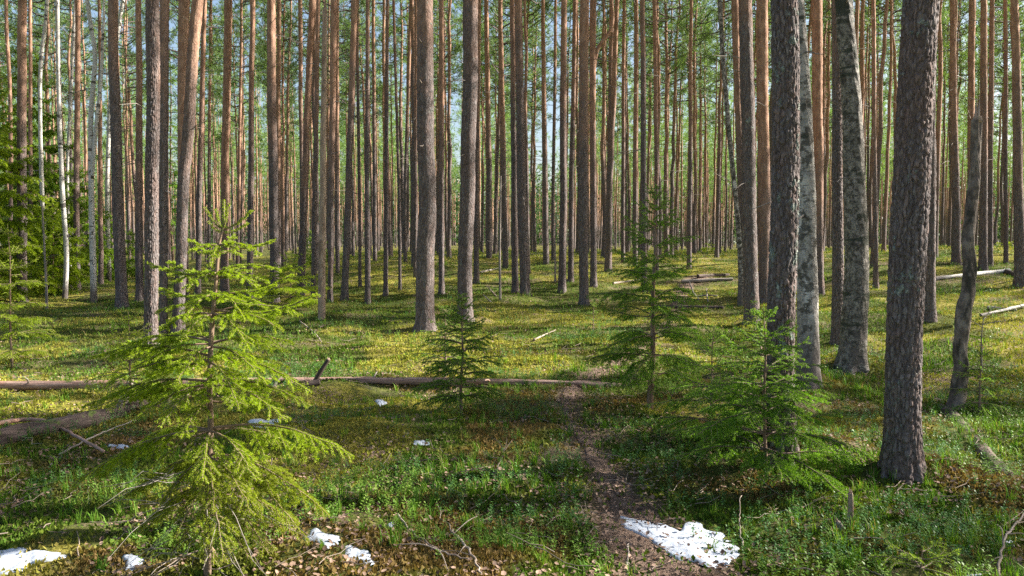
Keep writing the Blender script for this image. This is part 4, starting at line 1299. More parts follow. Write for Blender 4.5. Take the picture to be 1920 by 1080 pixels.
def young_spruce(foot, top, spread, label, seed, whorl=0.11, boughs=6, dens=300, ln=0.014, wd=0.0032, c=DARK_OLD, start=0.06, shape=0.8, lop=(1, 1), group=None, trunkw=None,
                 droop=0.1, hang=0.25, step=0.055, d=None, leader=0.12, name='young_spruce', cat='spruce', young=1.0, side=0.42, flat=0.0):
    base = hit(*foot) if d is None else at_foot(foot[0], d)
    if d is None: dens, wd = dens * 1.7, wd * 1.25
    Y = base[1]
    tp = at_depth(*top, Y) - base
    H = tp[2]
    W = spread / F * Y
    rng = np.random.default_rng(seed)
    root = thing(name, base, label, cat, group)
    n = 24
    u = np.linspace(0, 1, n)
    P = np.stack([tp[0] * u + 0.012 * H * (vn(u * 4, u * 0 + seed, 3) - 0.5), 0.01 * H * (vn(u * 4, u * 0 + seed, 5) - 0.5), H * u - 0.05 * (u == 0)], -1)
    r0 = 0.008 + 0.006 * H if trunkw is None else 0.5 * trunkw / F * Y
    mb = MB(); tube(mb, P, r0 * (1 - 0.85 * u), 9, 0)
    k = P[int(n * 0.9):]
    needles_on(mb, k[:-1], k[1:], dens, ln, wd, *c, rng, np.ones(len(k) - 1))
    mb.build('trunk', [M_SPRUCE, M_NEEDLE], root)
    mb = MB()
    H = max(H, 0.08)
    z = H - min(leader, 0.3 * H) * 0.9
    w = 0
    while z > start * H:
        t = (H - z) / H
        a0 = rng.uniform(0, 6.28)
        nb = boughs if w > 0 else 4
        for i in range(nb):
            az = a0 + 2 * math.pi * i / nb + rng.normal(scale=0.25)
            L = W * min(1.0, (t ** shape) * 1.15 + 0.06) * rng.uniform(0.7, 1.1) * (lop[0] if math.cos(az) < 0 else lop[1])
            if t > 0.85: L *= rng.uniform(0.6, 1.0)
            el = np.interp(t, [0, 0.25, 0.6, 1.0], [0.9, 0.35, 0.02, -0.22]) + rng.normal(scale=0.10) - flat
            a = np.array([np.interp(z, P[:, 2], P[:, 0]), np.interp(z, P[:, 2], P[:, 1]), z + rng.normal(scale=0.02)])
            b = a + L * np.array([math.cos(az) * math.cos(el), math.sin(az) * math.cos(el), math.sin(el)])
            uu = np.linspace(0, 1, 10)[:, None]
            Pb = a * (1 - uu) + b * uu + np.array([0, 0, 1.0]) * L * 0.07 * np.sin(math.pi * uu) * (-1 if el > 0.2 else 1) + rng.normal(scale=0.008 * L, size=(10, 3)) * uu
            bough(mb, Pb, rng, dict(dens=dens, ln=ln, wd=wd, c=c, young=young, side=side if t > 0.12 else 0.3, droop=droop * t, hang=hang, bare=0.10 + 0.15 * t, step=step, sub=0.14, miss=0.15))
        if H > 0.8:   # weak single boughs between two whorls
            for i in range(2):
                az = rng.uniform(0, 6.28); L = 0.5 * W * min(1.0, t ** shape + 0.06) * rng.uniform(0.5, 1.0)
                zz = z + rng.uniform(0.02, whorl * 0.8)
                a = np.array([np.interp(zz, P[:, 2], P[:, 0]), np.interp(zz, P[:, 2], P[:, 1]), zz])
                b = a + L * np.array([math.cos(az), math.sin(az), 0.15 - 0.3 * t])
                uu = np.linspace(0, 1, 8)[:, None]
                bough(mb, a * (1 - uu) + b * uu, rng, dict(dens=dens, ln=ln, wd=wd, c=c, young=young, side=0.3, droop=droop, hang=hang, bare=0.1, step=step, sub=0.2, miss=0.2))
        z -= whorl * rng.uniform(0.75, 1.25); w += 1
    mb.build('crown', [M_SPRUCE, M_NEEDLE], root)
    return root


def at_foot(px, d):
    x = (px - 960) / F * d
    return np.array([x, d, gz(x, d)])


young_spruce((1221, 768), (1228, 342), 150, 'tall thin open young spruce by the path, dark stem showing through sparse boughs', 21, whorl=0.185, boughs=6, dens=360, ln=0.017, wd=0.0034, shape=0.66, trunkw=13, droop=0.1, hang=0.3, leader=0.16, start=0.10, step=0.06)
young_spruce((1437, 905), (1432, 572), 235, 'low wide dark spruce spreading in front of the thick lichen pine', 22, whorl=0.12, boughs=6, dens=440, ln=0.015, wd=0.0030, shape=0.95, trunkw=9, hang=0.25, droop=0.15, start=0.12, step=0.058, leader=0.12)
young_spruce((1330, 830), (1338, 612), 150, 'bushy small spruce between the tall thin spruce and the low wide spruce', 23, whorl=0.13, boughs=6, dens=380, ln=0.014, wd=0.003, shape=0.85, hang=0.3, droop=0.2, leader=0.1)
young_spruce((864, 778), (868, 552), 98, 'small green spruce in the middle before the second thick grey pine, taller of twins', 24, whorl=0.10, boughs=7, dens=430, ln=0.015, wd=0.0034, shape=0.72, trunkw=7, leader=0.1)
young_spruce((834, 712), (836, 575), 75, 'lesser twin spruce just behind and left of the small green one', 25, whorl=0.13, boughs=6, dens=260, ln=0.015, wd=0.0035, shape=0.7, trunkw=5, leader=0.1, step=0.065)
young_spruce((1836, 775), (1840, 655), 62, 'small spruce in shade at the right of the broken snag', 26, whorl=0.11, boughs=6, dens=320, ln=0.014, wd=0.003, shape=0.6, trunkw=5, leader=0.1)
young_spruce((247, 770), (240, 584), 95, 'small light green spruce half hidden behind the left boughs of the bright young spruce', 27, whorl=0.12, boughs=6, dens=300, ln=0.015, wd=0.0032, c=NEW_OLD, shape=0.75, leader=0.12)
young_spruce((1724, 1096), (1730, 1026), 92, 'tiny bright spruce seedling at the bottom edge, below the thickest pine', 28, whorl=0.06, boughs=6, dens=620, ln=0.012, wd=0.002, c=((0.09, 0.16, 0.02), (0.20, 0.29, 0.035)), shape=0.35, leader=0.04, start=0.3, step=0.04)
young_spruce((22, 690), (16, 420), 105, 'sparse yellow-green spruce with whitish stem at the left picture edge', 29, whorl=0.24, boughs=6, dens=230, ln=0.016, wd=0.004, c=NEW_OLD, shape=0.8, trunkw=5, leader=0.2, step=0.07)
young_spruce((1418, 640), (1418, 585), 45, 'little spruce tuft at the foot of the grey-brown pine', 30, whorl=0.12, boughs=5, dens=260, ln=0.015, wd=0.004, c=NEW_OLD, shape=0.5, leader=0.06)
young_spruce((1415, 625), (1415, 560), 28, 'thin seedling spruce close to the grey-brown pine', 31, whorl=0.12, boughs=5, dens=200, ln=0.016, wd=0.004, shape=0.7, leader=0.1)
young_spruce((1112, 625), (1113, 565), 26, 'tiny lone spruce seedling below the foot of the straight dark pine', 32, whorl=0.12, boughs=5, dens=200, ln=0.016, wd=0.004, shape=0.7, leader=0.1)
young_spruce((1695, 572), (1695, 543), 30, 'small pale spruce seedling just left of the thickest pine stem', 33, whorl=0.12, boughs=5, dens=180, ln=0.02, wd=0.006, c=NEW_OLD, shape=0.6, leader=0.1, step=0.08)
young_spruce((735, 608), (737, 590), 26, 'ankle-high spruce seedling on the moss left of the stubbed grey pine', 34, whorl=0.08, boughs=5, dens=200, ln=0.018, wd=0.005, c=NEW_OLD, shape=0.5, leader=0.05, step=0.07)
young_spruce((545, 580), (545, 480), 85, 'low green spruce behind the upper right boughs of the bright young spruce', 35, whorl=0.22, boughs=6, dens=130, ln=0.03, wd=0.007, shape=0.6, step=0.10, c=NEW_OLD, leader=0.15)

# larger drooping spruces at the left
BIG = dict(dens=130, ln=0.058, wd=0.022, step=0.17, boughs=7, hang=0.55, droop=0.5, leader=0.3, name='spruce_tree', side=0.36)
DEEP = ((0.070, 0.145, 0.018), (0.23, 0.35, 0.034))
for (px, d, tx, ty, sp, lab, sd, cc) in [
        (-15, 22, -12, 130, 118, 'leafy bright spruce cut by the left picture edge', 41, NEW_OLD),
        (75, 26, 70, 100, 100, 'tall drooping spruce with lit boughs right behind the dark reddish pine', 42, DEEP),
        (100, 24, 98, 370, 80, 'shorter yellowish spruce beneath the tall drooping spruce', 43, NEW_OLD),
        (150, 30, 150, 310, 74, 'dense dark spruce behind the gently bent white birch', 44, DEEP),
        (30, 30, 35, 60, 85, 'highest drooping spruce behind the left edge trees', 45, DEEP),
        (205, 33, 205, 400, 50, 'low dark spruce between the forked birch and the dark grey pine', 46, DEEP),
        (240, 34, 246, 430, 42, 'low spruce thicket right of the dark grey pine', 47, DEEP),
        (322, 55, 318, 70, 40, 'narrow pointed dark spruce far off against the sky', 48, DARK_OLD),
        (590, 40, 590, 430, 45, 'rounded green spruce behind the barkless snag', 49, DEEP),
        (1500, 48, 1500, 440, 30, 'small far spruce between thick lichen pine and mottled birch', 50, NEW_OLD),
        (1330, 50, 1335, 455, 30, 'small far green spruce beyond the pale logs', 51, NEW_OLD),
        (1885, 46, 1885, 455, 34, 'small far green spruce above the white birch log', 52, NEW_OLD),
        (1655, 50, 1660, 462, 26, 'small far spruce left of the thickest pine', 53, NEW_OLD)]:
    q = dict(BIG)
    base = at_foot(px, d)
    Hh = (at_depth(tx, ty, d) - base)[2]
    q['whorl'] = max(0.26, 0.055 * Hh)
    if d > 38: q.update(dens=36, ln=0.09, wd=0.03, step=0.28, boughs=6)
    young_spruce((px, 0), (tx, ty), sp, lab, sd, d=d, c=cc, shape=0.7, start=0.05, cat='spruce', **q)
# ------------------------------------------------------------------ logs, broken wood, sticks
def log_line(a, b, ra, rb, n=60, bend=0.02, seed=0, sink=0.25):
    A, B = hit(*a), hit(*b)
    u = np.linspace(0, 1, n)[:, None]
    P = A * (1 - u) + B * u
    L = np.linalg.norm(B - A)
    P[:, :2] += bend * L * 0.2 * np.stack([vn(u[:, 0] * 3, u[:, 0] * 0 + seed, 61), vn(u[:, 0] * 3, u[:, 0] * 0 + seed, 62)], -1) - bend * L * 0.1
    r = np.linspace(ra, rb, n)
    g = ground_z(P[:, 0], P[:, 1])
    k = np.polyfit(u[:, 0], g, 3 if L > 3 else 1)
    P[:, 2] = np.polyval(k, u[:, 0]) + r * (1 - sink)
    return P, r


def log_disp(amp, seed):
    def f(th, s, r):
        rm = float(np.mean(r))
        a = fbm(np.cos(th) * 2.2 + s * 2 + seed, np.sin(th) * 2.2 + s * 3, seed, 4) - 0.5
        k = sstep(0.80, 0.95, vn(s * 3.1, th * 0.9, seed + 7))
        return amp * a + rm * 0.25 * k, np.full(th.shape + (3,), 0.5)
    return f


def log(name, label, cat, a, b, wa, wb, mat, seed, stubs=(), bend=0.02, sink=0.25, group=None, amp=0.02):
    """wa, wb: thickness in photo points at either end"""
    P, r = log_line(a, b, 0.5 * wa / F * hit(*a)[1], 0.5 * wb / F * hit(*b)[1], 90, bend, seed, sink)
    o = P[len(P) // 2].copy()
    root = thing(name, o, label, cat, group)
    mb = MB(); tube(mb, P - o, r, 22, 0, disp=log_disp(amp, seed))
    mb.build('stem', [mat], root)
    for (t, dx, dy, dz, rr, m2) in stubs:
        k = int(t * (len(P) - 1)); p = P[k] - o
        e = p + np.array([dx, dy, dz])
        mb = MB(); tube(mb, smooth_line([p, p * 0.45 + e * 0.55 + np.array([0.01, 0, 0.015]), e], 10), np.linspace(rr, rr * 0.45, 10), 8, 0, disp=log_disp(0.006, seed + 3))
        mb.build('branch_stub', [m2], root)
    return root


log('fallen_log', 'long straight fallen pine trunk lying right across the clearing behind the bright young spruce', 'log', (-90, 722), (1165, 724), 19, 11, M_LOG, 3, bend=0.012, sink=0.3,
    stubs=[(.12, .05, -.15, .12, .012, M_DEAD), (.62, .05, .1, .10, .012, M_DEAD), (.80, -.06, -.2, .05, .012, M_LOG), (.30, .1, -.14, .10, .014, M_DEAD)])
log('broken_branch', 'dark broken branch stub jutting up from the long fallen trunk', 'branch', (580, 726), (600, 722), 14, 12, M_ROT, 4)
log('rotting_log', 'thick dark rotting log lying in shade left of the bright young spruce', 'log', (-70, 852), (318, 768), 46, 26, M_ROT, 5, bend=0.03, sink=0.55, amp=0.05,
    stubs=[(.70, .08, .02, .24, .024, M_DEAD), (.90, .10, .05, .16, .022, M_ROT), (.35, -.05, -.08, .05, .02, M_DEAD)])
log('rotting_log', 'rotten log sunk in litter and berry plants, slanting away past the thickest pine', 'log', (1738, 745), (1960, 965), 22, 38, M_ROTL, 6, bend=0.02, sink=1.5)
log('fallen_log', 'pale grey weathered log lying on the sunny moss beyond the path', 'log', (1278, 530), (1374, 524), 7, 6, M_DEAD, 7)
log('fallen_log', 'dark log lying just behind the pale weathered one beyond the path', 'log', (1308, 522), (1366, 517), 7, 6, M_ROT, 8)
log('fallen_log', 'dark red-brown log lying across the path behind the tall thin spruce', 'log', (1222, 578), (1356, 579), 9, 8, M_ROT, 9)
log('fallen_log', 'fallen white birch log lying on the moss behind the broken snag', 'log', (1752, 527), (1893, 511), 9, 8, M_BIRCH, 10, stubs=[(.93, 0, -.05, -.12, .05, M_ROT)])
log('fallen_log', 'short dark log end leaning by the reddish pine at the white birch log', 'log', (1886, 512), (1912, 520), 9, 8, M_ROT, 11)
log('fallen_branch', 'long white bare branch pointing in from the right edge on the shaded moss', 'branch', (1838, 601), (1945, 578), 5, 6, M_BIRCH, 12, sink=-1.5)
log('fallen_log', 'short grey log on the shaded moss just behind the long white branch', 'log', (1852, 581), (1905, 585), 7, 5, M_DEAD, 13)
log('fallen_branch', 'thin fallen branch on the mossy rise left of the touching pair of pines', 'branch', (895, 513), (935, 504), 4, 3, M_DEAD, 14)
log('fallen_branch', 'pale branch lying on the moss left of the sunlit pine behind the tall thin spruce', 'branch', (1150, 534), (1212, 524), 4, 3, M_TWIG, 15)


def stick(label, pts, w, mat=M_TWIG, forks=(), lift=None, name='fallen_stick', cat='stick', arch=0.02):
    """pts: photo points on the ground; forks: (t, photo point, width)"""
    P = hits(pts)
    if lift is not None: P = P + np.array([[0, 0, h] for h in lift])
    else: P[:, 2] += 0.012 + arch
    Y = P[:, 1].mean()
    o = P[0].copy()
    L = smooth_line(P, 26) - o
    L += 0.004 * np.random.default_rng(abs(int(pts[0][0])) + 3).normal(size=L.shape)
    root = thing(name, o, label, cat)
    mb = MB(); r = 0.5 * w / F * Y
    tube(mb, L, np.linspace(r, r * 0.5, 26), 7, 0)
    mb.build('stem', [mat], root)
    for t, px, w2, h in forks:
        a = L[int(t * 25)]; b = hit(*px) - o + np.array([0, 0, h])
        mb = MB(); tube(mb, smooth_line([a, 0.5 * (a + b) + np.array([0.01, 0, 0.02]), b], 10), np.linspace(0.5 * w2 / F * Y, 0.25 * w2 / F * Y, 10), 5, 0)
        mb.build('side_twig', [mat], root)
    return root


stick('bent reddish-brown branch lying over the thick dark rotting log', [(-15, 812), (40, 800), (85, 803), (135, 826), (195, 862)], 10, M_LOG, arch=0.05, name='fallen_branch', cat='branch', forks=[(.55, (150, 800), 4, .06)])
stick('thin straight grey twig leaning on the thick dark rotting log', [(112, 866), (185, 830), (255, 800)], 4, M_DEAD, arch=0.05)
stick('long pale curved twig on the brown moss at the bottom, forked at its end', [(745, 975), (775, 1012), (820, 1042), (880, 1062)], 5, M_TWIG, forks=[(.6, (840, 1078), 3, .02), (.75, (745, 1036), 3, .04)])
stick('pale twig sloping down beside the long curved twig at the bottom', [(848, 1006), (880, 1046), (902, 1090)], 6, M_TWIG, forks=[(.4, (858, 1050), 3, .02), (.1, (895, 1000), 3, .1)])
stick('forked grey twig standing up from the shaded grass left of the path', [(925, 900), (941, 868), (944, 848)], 3, M_ROT, forks=[(.9, (920, 832), 2, .05), (.9, (962, 834), 2, .04), (.9, (950, 824), 2, .02)])
stick('light brown straight stick near the foot of the thickest pine', [(1542, 850), (1610, 858)], 6, M_TWIG)
stick('pale thin twig in the sunny moss right of the small twin spruces', [(1002, 640), (1020, 632), (1042, 622)], 4, M_TWIG)
stick('upright pale broken stick on the mossy rise by the bare sapling', [(930, 556), (914, 556)], 4, M_TWIG, lift=[0, .26])
stick('second pale stick leaning on the rise just in front of the upright one', [(922, 568), (906, 566)], 3, M_DEAD, lift=[0, .18])
stick('pale twig lying on the shaded shrubs right of the bright young spruce', [(562, 605), (590, 628), (603, 645)], 3, M_TWIG)
stick('dark broken stick in the shrubs below the barkless snag', [(583, 630), (608, 612)], 4, M_ROT)
stick('pale upturned root branch beside the path near the pale weathered log', [(1310, 562), (1300, 552), (1292, 545)], 4, M_DEAD, lift=[0, .06, .26], forks=[(.2, (1345, 558), 4, .05)])
stick('short twiggy branch piece standing near the dark red-brown log', [(1327, 566), (1324, 556)], 3, M_DEAD, lift=[0, .22])
stick('dry twig with thin side shoots at the bottom right picture corner', [(1872, 1092), (1880, 1050), (1925, 1010)], 6, M_TWIG, lift=[0, .10, .16], forks=[(.5, (1868, 1010), 3, .08), (.6, (1935, 1040), 3, .08), (.3, (1850, 1070), 2, .02)])
stick('small bare twig poking out of the litter at the bottom, right of the path', [(1175, 1076), (1178, 1050)], 4, M_DEAD, lift=[0, .09])
stick('curved pale grass-thin twig by the right tip of the large snow patch', [(1393, 1030), (1386, 1010), (1388, 985)], 3, M_TWIG, lift=[0, .08, .18])
stick('twig lying across the large snow patch', [(1208, 985), (1225, 994), (1245, 997)], 4, M_ROT, arch=0.03, forks=[(.5, (1232, 1006), 2, .03)])


def stub_thing(foot, top, w, label, mat, name='tree_stub', cat='stub'):
    b = hit(*foot); t = at_depth(*top, b[1]) - b
    root = thing(name, b, label, cat)
    mb = MB(); P = smooth_line([np.array([0, 0, -0.05]), t * 0.5 + np.array([0.006, 0, 0]), t], 24)
    r = 0.5 * w / F * b[1]
    tube(mb, P, r * np.linspace(1.15, 0.8, 24), 16, 0, disp=log_disp(0.006, 5))
    mb.build('stem', [mat], root)
    mb = MB()
    for q in range(5):
        a = q * 1.25
        c = P[-1] + np.array([math.cos(a), math.sin(a), 0]) * r * 0.5 - np.array([0, 0, 0.01])
        tube(mb, [c, c + np.array([0, 0, 0.02 + 0.012 * (q % 3)])], [r * 0.35, 0.001], 5, 0)
    mb.build('splintered_top', [M_SNAG], root)
    return root


stub_thing((1592, 992), (1595, 925), 10, 'slim broken stem stub poking from the moss below the thickest pine', M_SNAG)
stub_thing((1578, 995), (1568, 978), 12, 'short grey wood chip leaning by the slim broken stub', M_DEAD, 'wood_chip', 'wood')
stub_thing((583, 722), (616, 674), 9, 'dark splintered stump leaning right against the long fallen trunk', M_ROT)
stub_thing((503, 728), (524, 703), 14, 'pale splintered stump behind the right boughs of the bright young spruce', M_DEAD)
stub_thing((222, 768), (246, 716), 17, 'grey leaning stump at the end of the thick dark rotting log', M_DEAD)

# dry bare sapling lying against the hero spruce
def bare_sapling():
    b = hit(406, 1042); Y = b[1] - 0.03
    pts = [(406, 1042), (385, 1012), (372, 985), (355, 962), (345, 940), (338, 912)]
    L = smooth_line(np.array([at_depth(*p, Y) for p in pts]) - b, 24)
    root = thing('dead_sapling', b, 'dry reddish bare branch leaning against the stem of the bright young spruce', 'branch')
    mb = MB(); tube(mb, L, np.linspace(.010, .004, 24), 8, 0); mb.build('stem', [M_LOG], root)
    for k, (tx, ty) in ((9, (395, 965)), (14, (318, 935)), (19, (372, 905)), (6, (340, 1000))):
        e = at_depth(tx, ty, Y - 0.02) - b
        mb = MB(); tube(mb, smooth_line([L[k], 0.5 * (L[k] + e) + np.array([0, 0, .01]), e], 8), np.linspace(.005, .002, 8), 5, 0)
        mb.build('side_twig', [M_LOG], root)


bare_sapling()


# ------------------------------------------------------------------ remnants of snow
SNOW_POLYS = []


def snow(outline, label, h=0.035, seed=0):
    P = hits(outline)[:, :2]
    Q = []
    for k in range(len(P)):
        a, b = P[k], P[(k + 1) % len(P)]
        for u in np.linspace(0, 1, 14, endpoint=False):
            Q.append(a * (1 - u) + b * u)
    Q = np.array(Q)
    for _ in range(3): Q = 0.5 * Q + 0.25 * np.roll(Q, 1, 0) + 0.25 * np.roll(Q, -1, 0)
    c = Q.mean(0)
    th = np.arange(len(Q))
    rad = np.linalg.norm(Q - c, axis=1).mean()
    ang = np.arctan2(Q[:, 1] - c[1], Q[:, 0] - c[0])
    fr = min(1.0, 0.16 / rad)
    Q = c + (Q - c) * (1 + (0.25 + 0.45 * fr) * (fbm(np.cos(ang) * 2.2 + seed * 3, np.sin(ang) * 2.2 + 7, 91, 3) - 0.5) + 0.16 * (vn(np.cos(ang) * 7 + seed, np.sin(ang) * 7, 92) - 0.5))[:, None]
    SNOW_POLYS.append(Q)
    K = 26
    s = np.linspace(0, 1, K) ** 0.8
    G = c[None, None] + s[:, None, None] * (Q - c)[None]
    x, y = G[..., 0], G[..., 1]
    top = 0.005 + h * 0.18 * np.clip(1 - s[:, None] ** 3, 0, 1) * (0.6 + 0.8 * fbm(x * 7, y * 7, 93 + seed, 2)) + 0.018 * (fbm(x * 9, y * 9, 95, 3) - 0.5) - 0.012 * s[:, None] ** 6
    z = ground_z(x, y) + top
    z[-1] = ground_z(x[-1], y[-1]) - 0.015
    V = np.stack([x, y, z], -1)
    o = np.array([c[0], c[1], gz(*c)])
    m = len(Q)
    i = np.arange(K - 1)[:, None] * m; j = np.arange(m)[None, :]; k = (j + 1) % m
    f4 = np.stack([i + j, i + k, i + m + k, i + m + j], -1).reshape(-1, 4)
    area = np.sum(Q[:, 0] * np.roll(Q[:, 1], -1) - np.roll(Q[:, 0], -1) * Q[:, 1])
    if area > 0: f4 = f4[:, ::-1]
    f4 = f4[:, ::-1]
    mb = MB(); mb.add(V.reshape(-1, 3) - o, f4=f4)
    ob = mb.build('snow_patch', [M_SNOW])
    ob.location = [float(q) for q in o]
    return tag(ob, label, 'snow', 'last patches of snow')


snow([(1170, 968), (1195, 976), (1240, 985), (1272, 993), (1285, 978), (1310, 974), (1330, 985), (1345, 996), (1368, 1004), (1382, 1024), (1388, 1050), (1345, 1058), (1305, 1050), (1270, 1040), (1235, 1026), (1205, 1004), (1185, 992)], 'largest snow patch, three-cornered, lying on the path', 0.045, 1)
snow([(-60, 1034), (-5, 1030), (60, 1030), (110, 1032), (122, 1046), (95, 1052), (60, 1058), (50, 1070), (10, 1082), (-60, 1090)], 'snow patch cut by the lower left picture corner', 0.04, 2)
snow([(228, 1040), (255, 1040), (272, 1050), (266, 1062), (248, 1076), (232, 1076), (234, 1060)], 'small snow patch under the lowest left boughs of the bright young spruce', 0.03, 3)
snow([(562, 1018), (590, 990), (610, 1000), (638, 1006), (636, 1022), (612, 1030), (588, 1018)], 'snow remnant below the lowest right bough tip of the bright young spruce', 0.03, 4)
snow([(632, 1040), (655, 1024), (690, 1030), (700, 1040), (704, 1058), (692, 1066), (672, 1058), (648, 1048)], 'lumpy white snow scrap with a hole, in moss at the bottom', 0.04, 5)
snow([(458, 790), (480, 786), (520, 787), (522, 800), (505, 806), (475, 802)], 'bright white snow block seen beneath right boughs of the bright spruce', 0.08, 6)
snow([(192, 834), (215, 832), (245, 836), (248, 842), (222, 845), (205, 840)], 'thin snow streak in front of the thick dark rotting log', 0.025, 7)
snow([(770, 830), (790, 824), (812, 830), (808, 836), (782, 836)], 'little flat snow spot in the shaded grass of the middle', 0.025, 8)
snow([(705, 752), (718, 748), (726, 756), (722, 764), (710, 762)], 'tiny snow spot just below the long fallen trunk', 0.04, 9)
snow([(1874, 1018), (1892, 1014), (1908, 1018), (1902, 1025), (1884, 1026)], 'small thin snow spot beside the dry twig at the lower right', 0.02, 10)
snow([(1808, 1080), (1822, 1074), (1845, 1080), (1838, 1092), (1815, 1092)], 'snow scrap at the very bottom edge right of the seedling', 0.03, 11)
snow([(725, 983), (735, 978), (745, 983), (738, 990), (728, 989)], 'crumb-sized snow spot in the brown moss by the long curved twig', 0.02, 12)


# ------------------------------------------------------------------ ground cover
def in_snow(x, y):
    out = np.zeros(x.shape, bool)
    for Q in SNOW_POLYS:
        lo, hi = Q.min(0) - 0.02, Q.max(0) + 0.02
        box = (x > lo[0]) & (x < hi[0]) & (y > lo[1]) & (y < hi[1])
        if not box.any(): continue
        xs, ys = x[box], y[box]
        c = np.zeros(xs.shape, bool)
        for k in range(0, len(Q)):
            a, b = Q[k], Q[(k + 1) % len(Q)]
            cond = ((a[1] > ys) != (b[1] > ys)) & (xs < (b[0] - a[0]) * (ys - a[1]) / (b[1] - a[1] + 1e-12) + a[0])
            c ^= cond
        out[box] |= c & (hash2(np.floor(xs * 40), np.floor(ys * 40), 8) < 0.86)
    s = hit(1724, 1096)
    return out | (np.hypot(x - s[0], y - s[1]) < 0.17)


def sector(n, d0, d1, power, rng):
    """points on the ground, denser towards the clearing the photograph looks into"""
    u = rng.uniform(size=n)
    if abs(power - 1) < 1e-6: d = d0 * (d1 / d0) ** u
    else: d = (d0 ** (1 - power) + u * (d1 ** (1 - power) - d0 ** (1 - power))) ** (1 / (1 - power))
    a = rng.uniform(-R(41), R(41), n)
    return d * np.sin(a), d * np.cos(a) - 0.9, d


def pick(*a):
    return np.stack(a)


def lerp3(c0, c1, t):
    return np.array(c0)[None] * (1 - t[:, None]) + np.array(c1)[None] * t[:, None]


def moss():
    rng = np.random.default_rng(31)
    mb = MB()
    for n, d0, d1, size in ((330000, 3.2, 13, 1.0), (400000, 12, 34, 1.45), (90000, 33, 75, 2.8)):
        x, y, d = sector(n, d0, d1, 0.35, rng)
        pd = path_dist(x, y)
        k = ((pd > 0.02 + 0.1 * rng.uniform(size=n)) | (rng.uniform(size=n) < 0.10)) & ~in_snow(x, y)
        lit = fbm(x / 0.5 + 40, y / 0.5, 141, 3)
        k &= (lit + 0.35 * rng.uniform(size=n)) > 0.55
        x, y, d = x[k], y[k], d[k]; n = len(x)
        z = ground_z(x, y)
        yel = yellow_zone(x, y)
        var = fbm(x / 0.45, y / 0.45, 151, 3)
        t = np.clip(0.80 * yel + 0.9 * (var - 0.5) + rng.normal(scale=0.08, size=n) + 0.08, 0, 1)
        br = np.clip(sstep(0.46, 0.62, fbm(x / 0.8 + 9, y / 0.8, 161, 3)) * (1 - 0.6 * yel) * (1 - 0.6 * sstep(9, 13, d)) + rng.normal(scale=0.1, size=n), 0, 1)
        c = lerp3((0.065, 0.130, 0.014), (0.32, 0.325, 0.050), t)
        c = c * (1 - br[:, None]) + np.array([0.20, 0.135, 0.050])[None] * br[:, None]
        c = c * rng.uniform(0.82, 1.15, (n, 1))
        az = rng.uniform(0, 6.28, n); tilt = rng.uniform(0.1, 0.9, n)
        h = rng.uniform(0.016, 0.042, n) * size; w = rng.uniform(0.006, 0.013, n) * (1.0 if size == 1.0 else 0.62 * size)
        dx, dy, dz = np.cos(az) * np.sin(tilt) * h, np.sin(az) * np.sin(tilt) * h, np.cos(tilt) * h
        b2 = az + rng.uniform(0.6, 2.5, n)
        sx, sy = np.cos(b2) * w, np.sin(b2) * w
        p = np.stack([x, y, z - 0.004], -1)
        dvec = np.stack([dx, dy, dz], -1); s = np.stack([sx, sy, 0 * sx], -1)
        V = np.stack([p, p + dvec * 0.55 + s, p + dvec, p + dvec * 0.55 - s], 1).reshape(-1, 3)
        mb.add(V, f4=np.arange(4 * n).reshape(-1, 4), col=np.repeat(c, 4, 0))
    tag(mb.build('moss', [M_MOSS]), kind='stuff')


def grass():
    rng = np.random.default_rng(32)
    mb = MB()
    for n, d0, d1, size in ((150000, 3.2, 11, 1.0), (120000, 10, 30, 1.5), (40000, 28, 60, 2.4)):
        x, y, d = sector(n, d0, d1, 0.4, rng)
        # tufts
        tx, ty = np.floor(x / 0.11), np.floor(y / 0.11)
        cx, cy = (tx + hash2(tx, ty, 3)) * 0.11, (ty + hash2(tx, ty, 4)) * 0.11
        x = cx + (x - cx) * 0.45; y = cy + (y - cy) * 0.45
        m = fbm(x / 1.1 + 70, y / 1.1, 171, 3)
        yel = yellow_zone(x, y)
        k = (hash2(tx, ty, 5) < sstep(0.42, 0.64, m) * (1 - 0.55 * yel) * 0.62 + 0.04) & ((path_dist(x, y) > 0.0) | (hash2(tx, ty, 15) < 0.12)) & ~in_snow(x, y)
        x, y, d, tx, ty = x[k], y[k], d[k], tx[k], ty[k]; n = len(x)
        z = ground_z(x, y) - 0.005
        c = lerp3((0.060, 0.165, 0.014), (0.17, 0.31, 0.030), np.clip(hash2(tx, ty, 8) + rng.normal(scale=0.2, size=n), 0, 1))
        dry = rng.uniform(size=n) < 0.10
        c[dry] = np.array([0.32, 0.26, 0.12])
        h = rng.uniform(0.04, 0.12, n) * (0.7 + 0.6 * hash2(tx, ty, 9)) * (1 + 0.25 * (size - 1)); w = rng.uniform(0.0016, 0.0032, n) * size
        az = rng.uniform(0, 6.28, n); lean = rng.uniform(0.15, 0.85, n)
        dirv = np.stack([np.cos(az), np.sin(az), 0 * az], -1)
        s = np.stack([-np.sin(az), np.cos(az), 0 * az], -1) * w[:, None]
        p = np.stack([x, y, z], -1)
        m1 = p + dirv * (h * lean * 0.35)[:, None] + np.array([0, 0, 1.0]) * (h * 0.6)[:, None]
        tip = p + dirv * (h * lean)[:, None] + np.array([0, 0, 1.0]) * (h * (1.0 - 0.35 * lean))[:, None]
        V = np.stack([p - s, p + s, m1 + s * 0.8, m1 - s * 0.8, tip], 1).reshape(-1, 3)
        b = np.arange(n)[:, None] * 5
        mb.add(V, f4=b + np.array([[0, 1, 2, 3]]), f3=b + np.array([[3, 2, 4]]), col=np.repeat(c, 5, 0))
    tag(mb.build('grass', [M_GRASS]), kind='stuff')


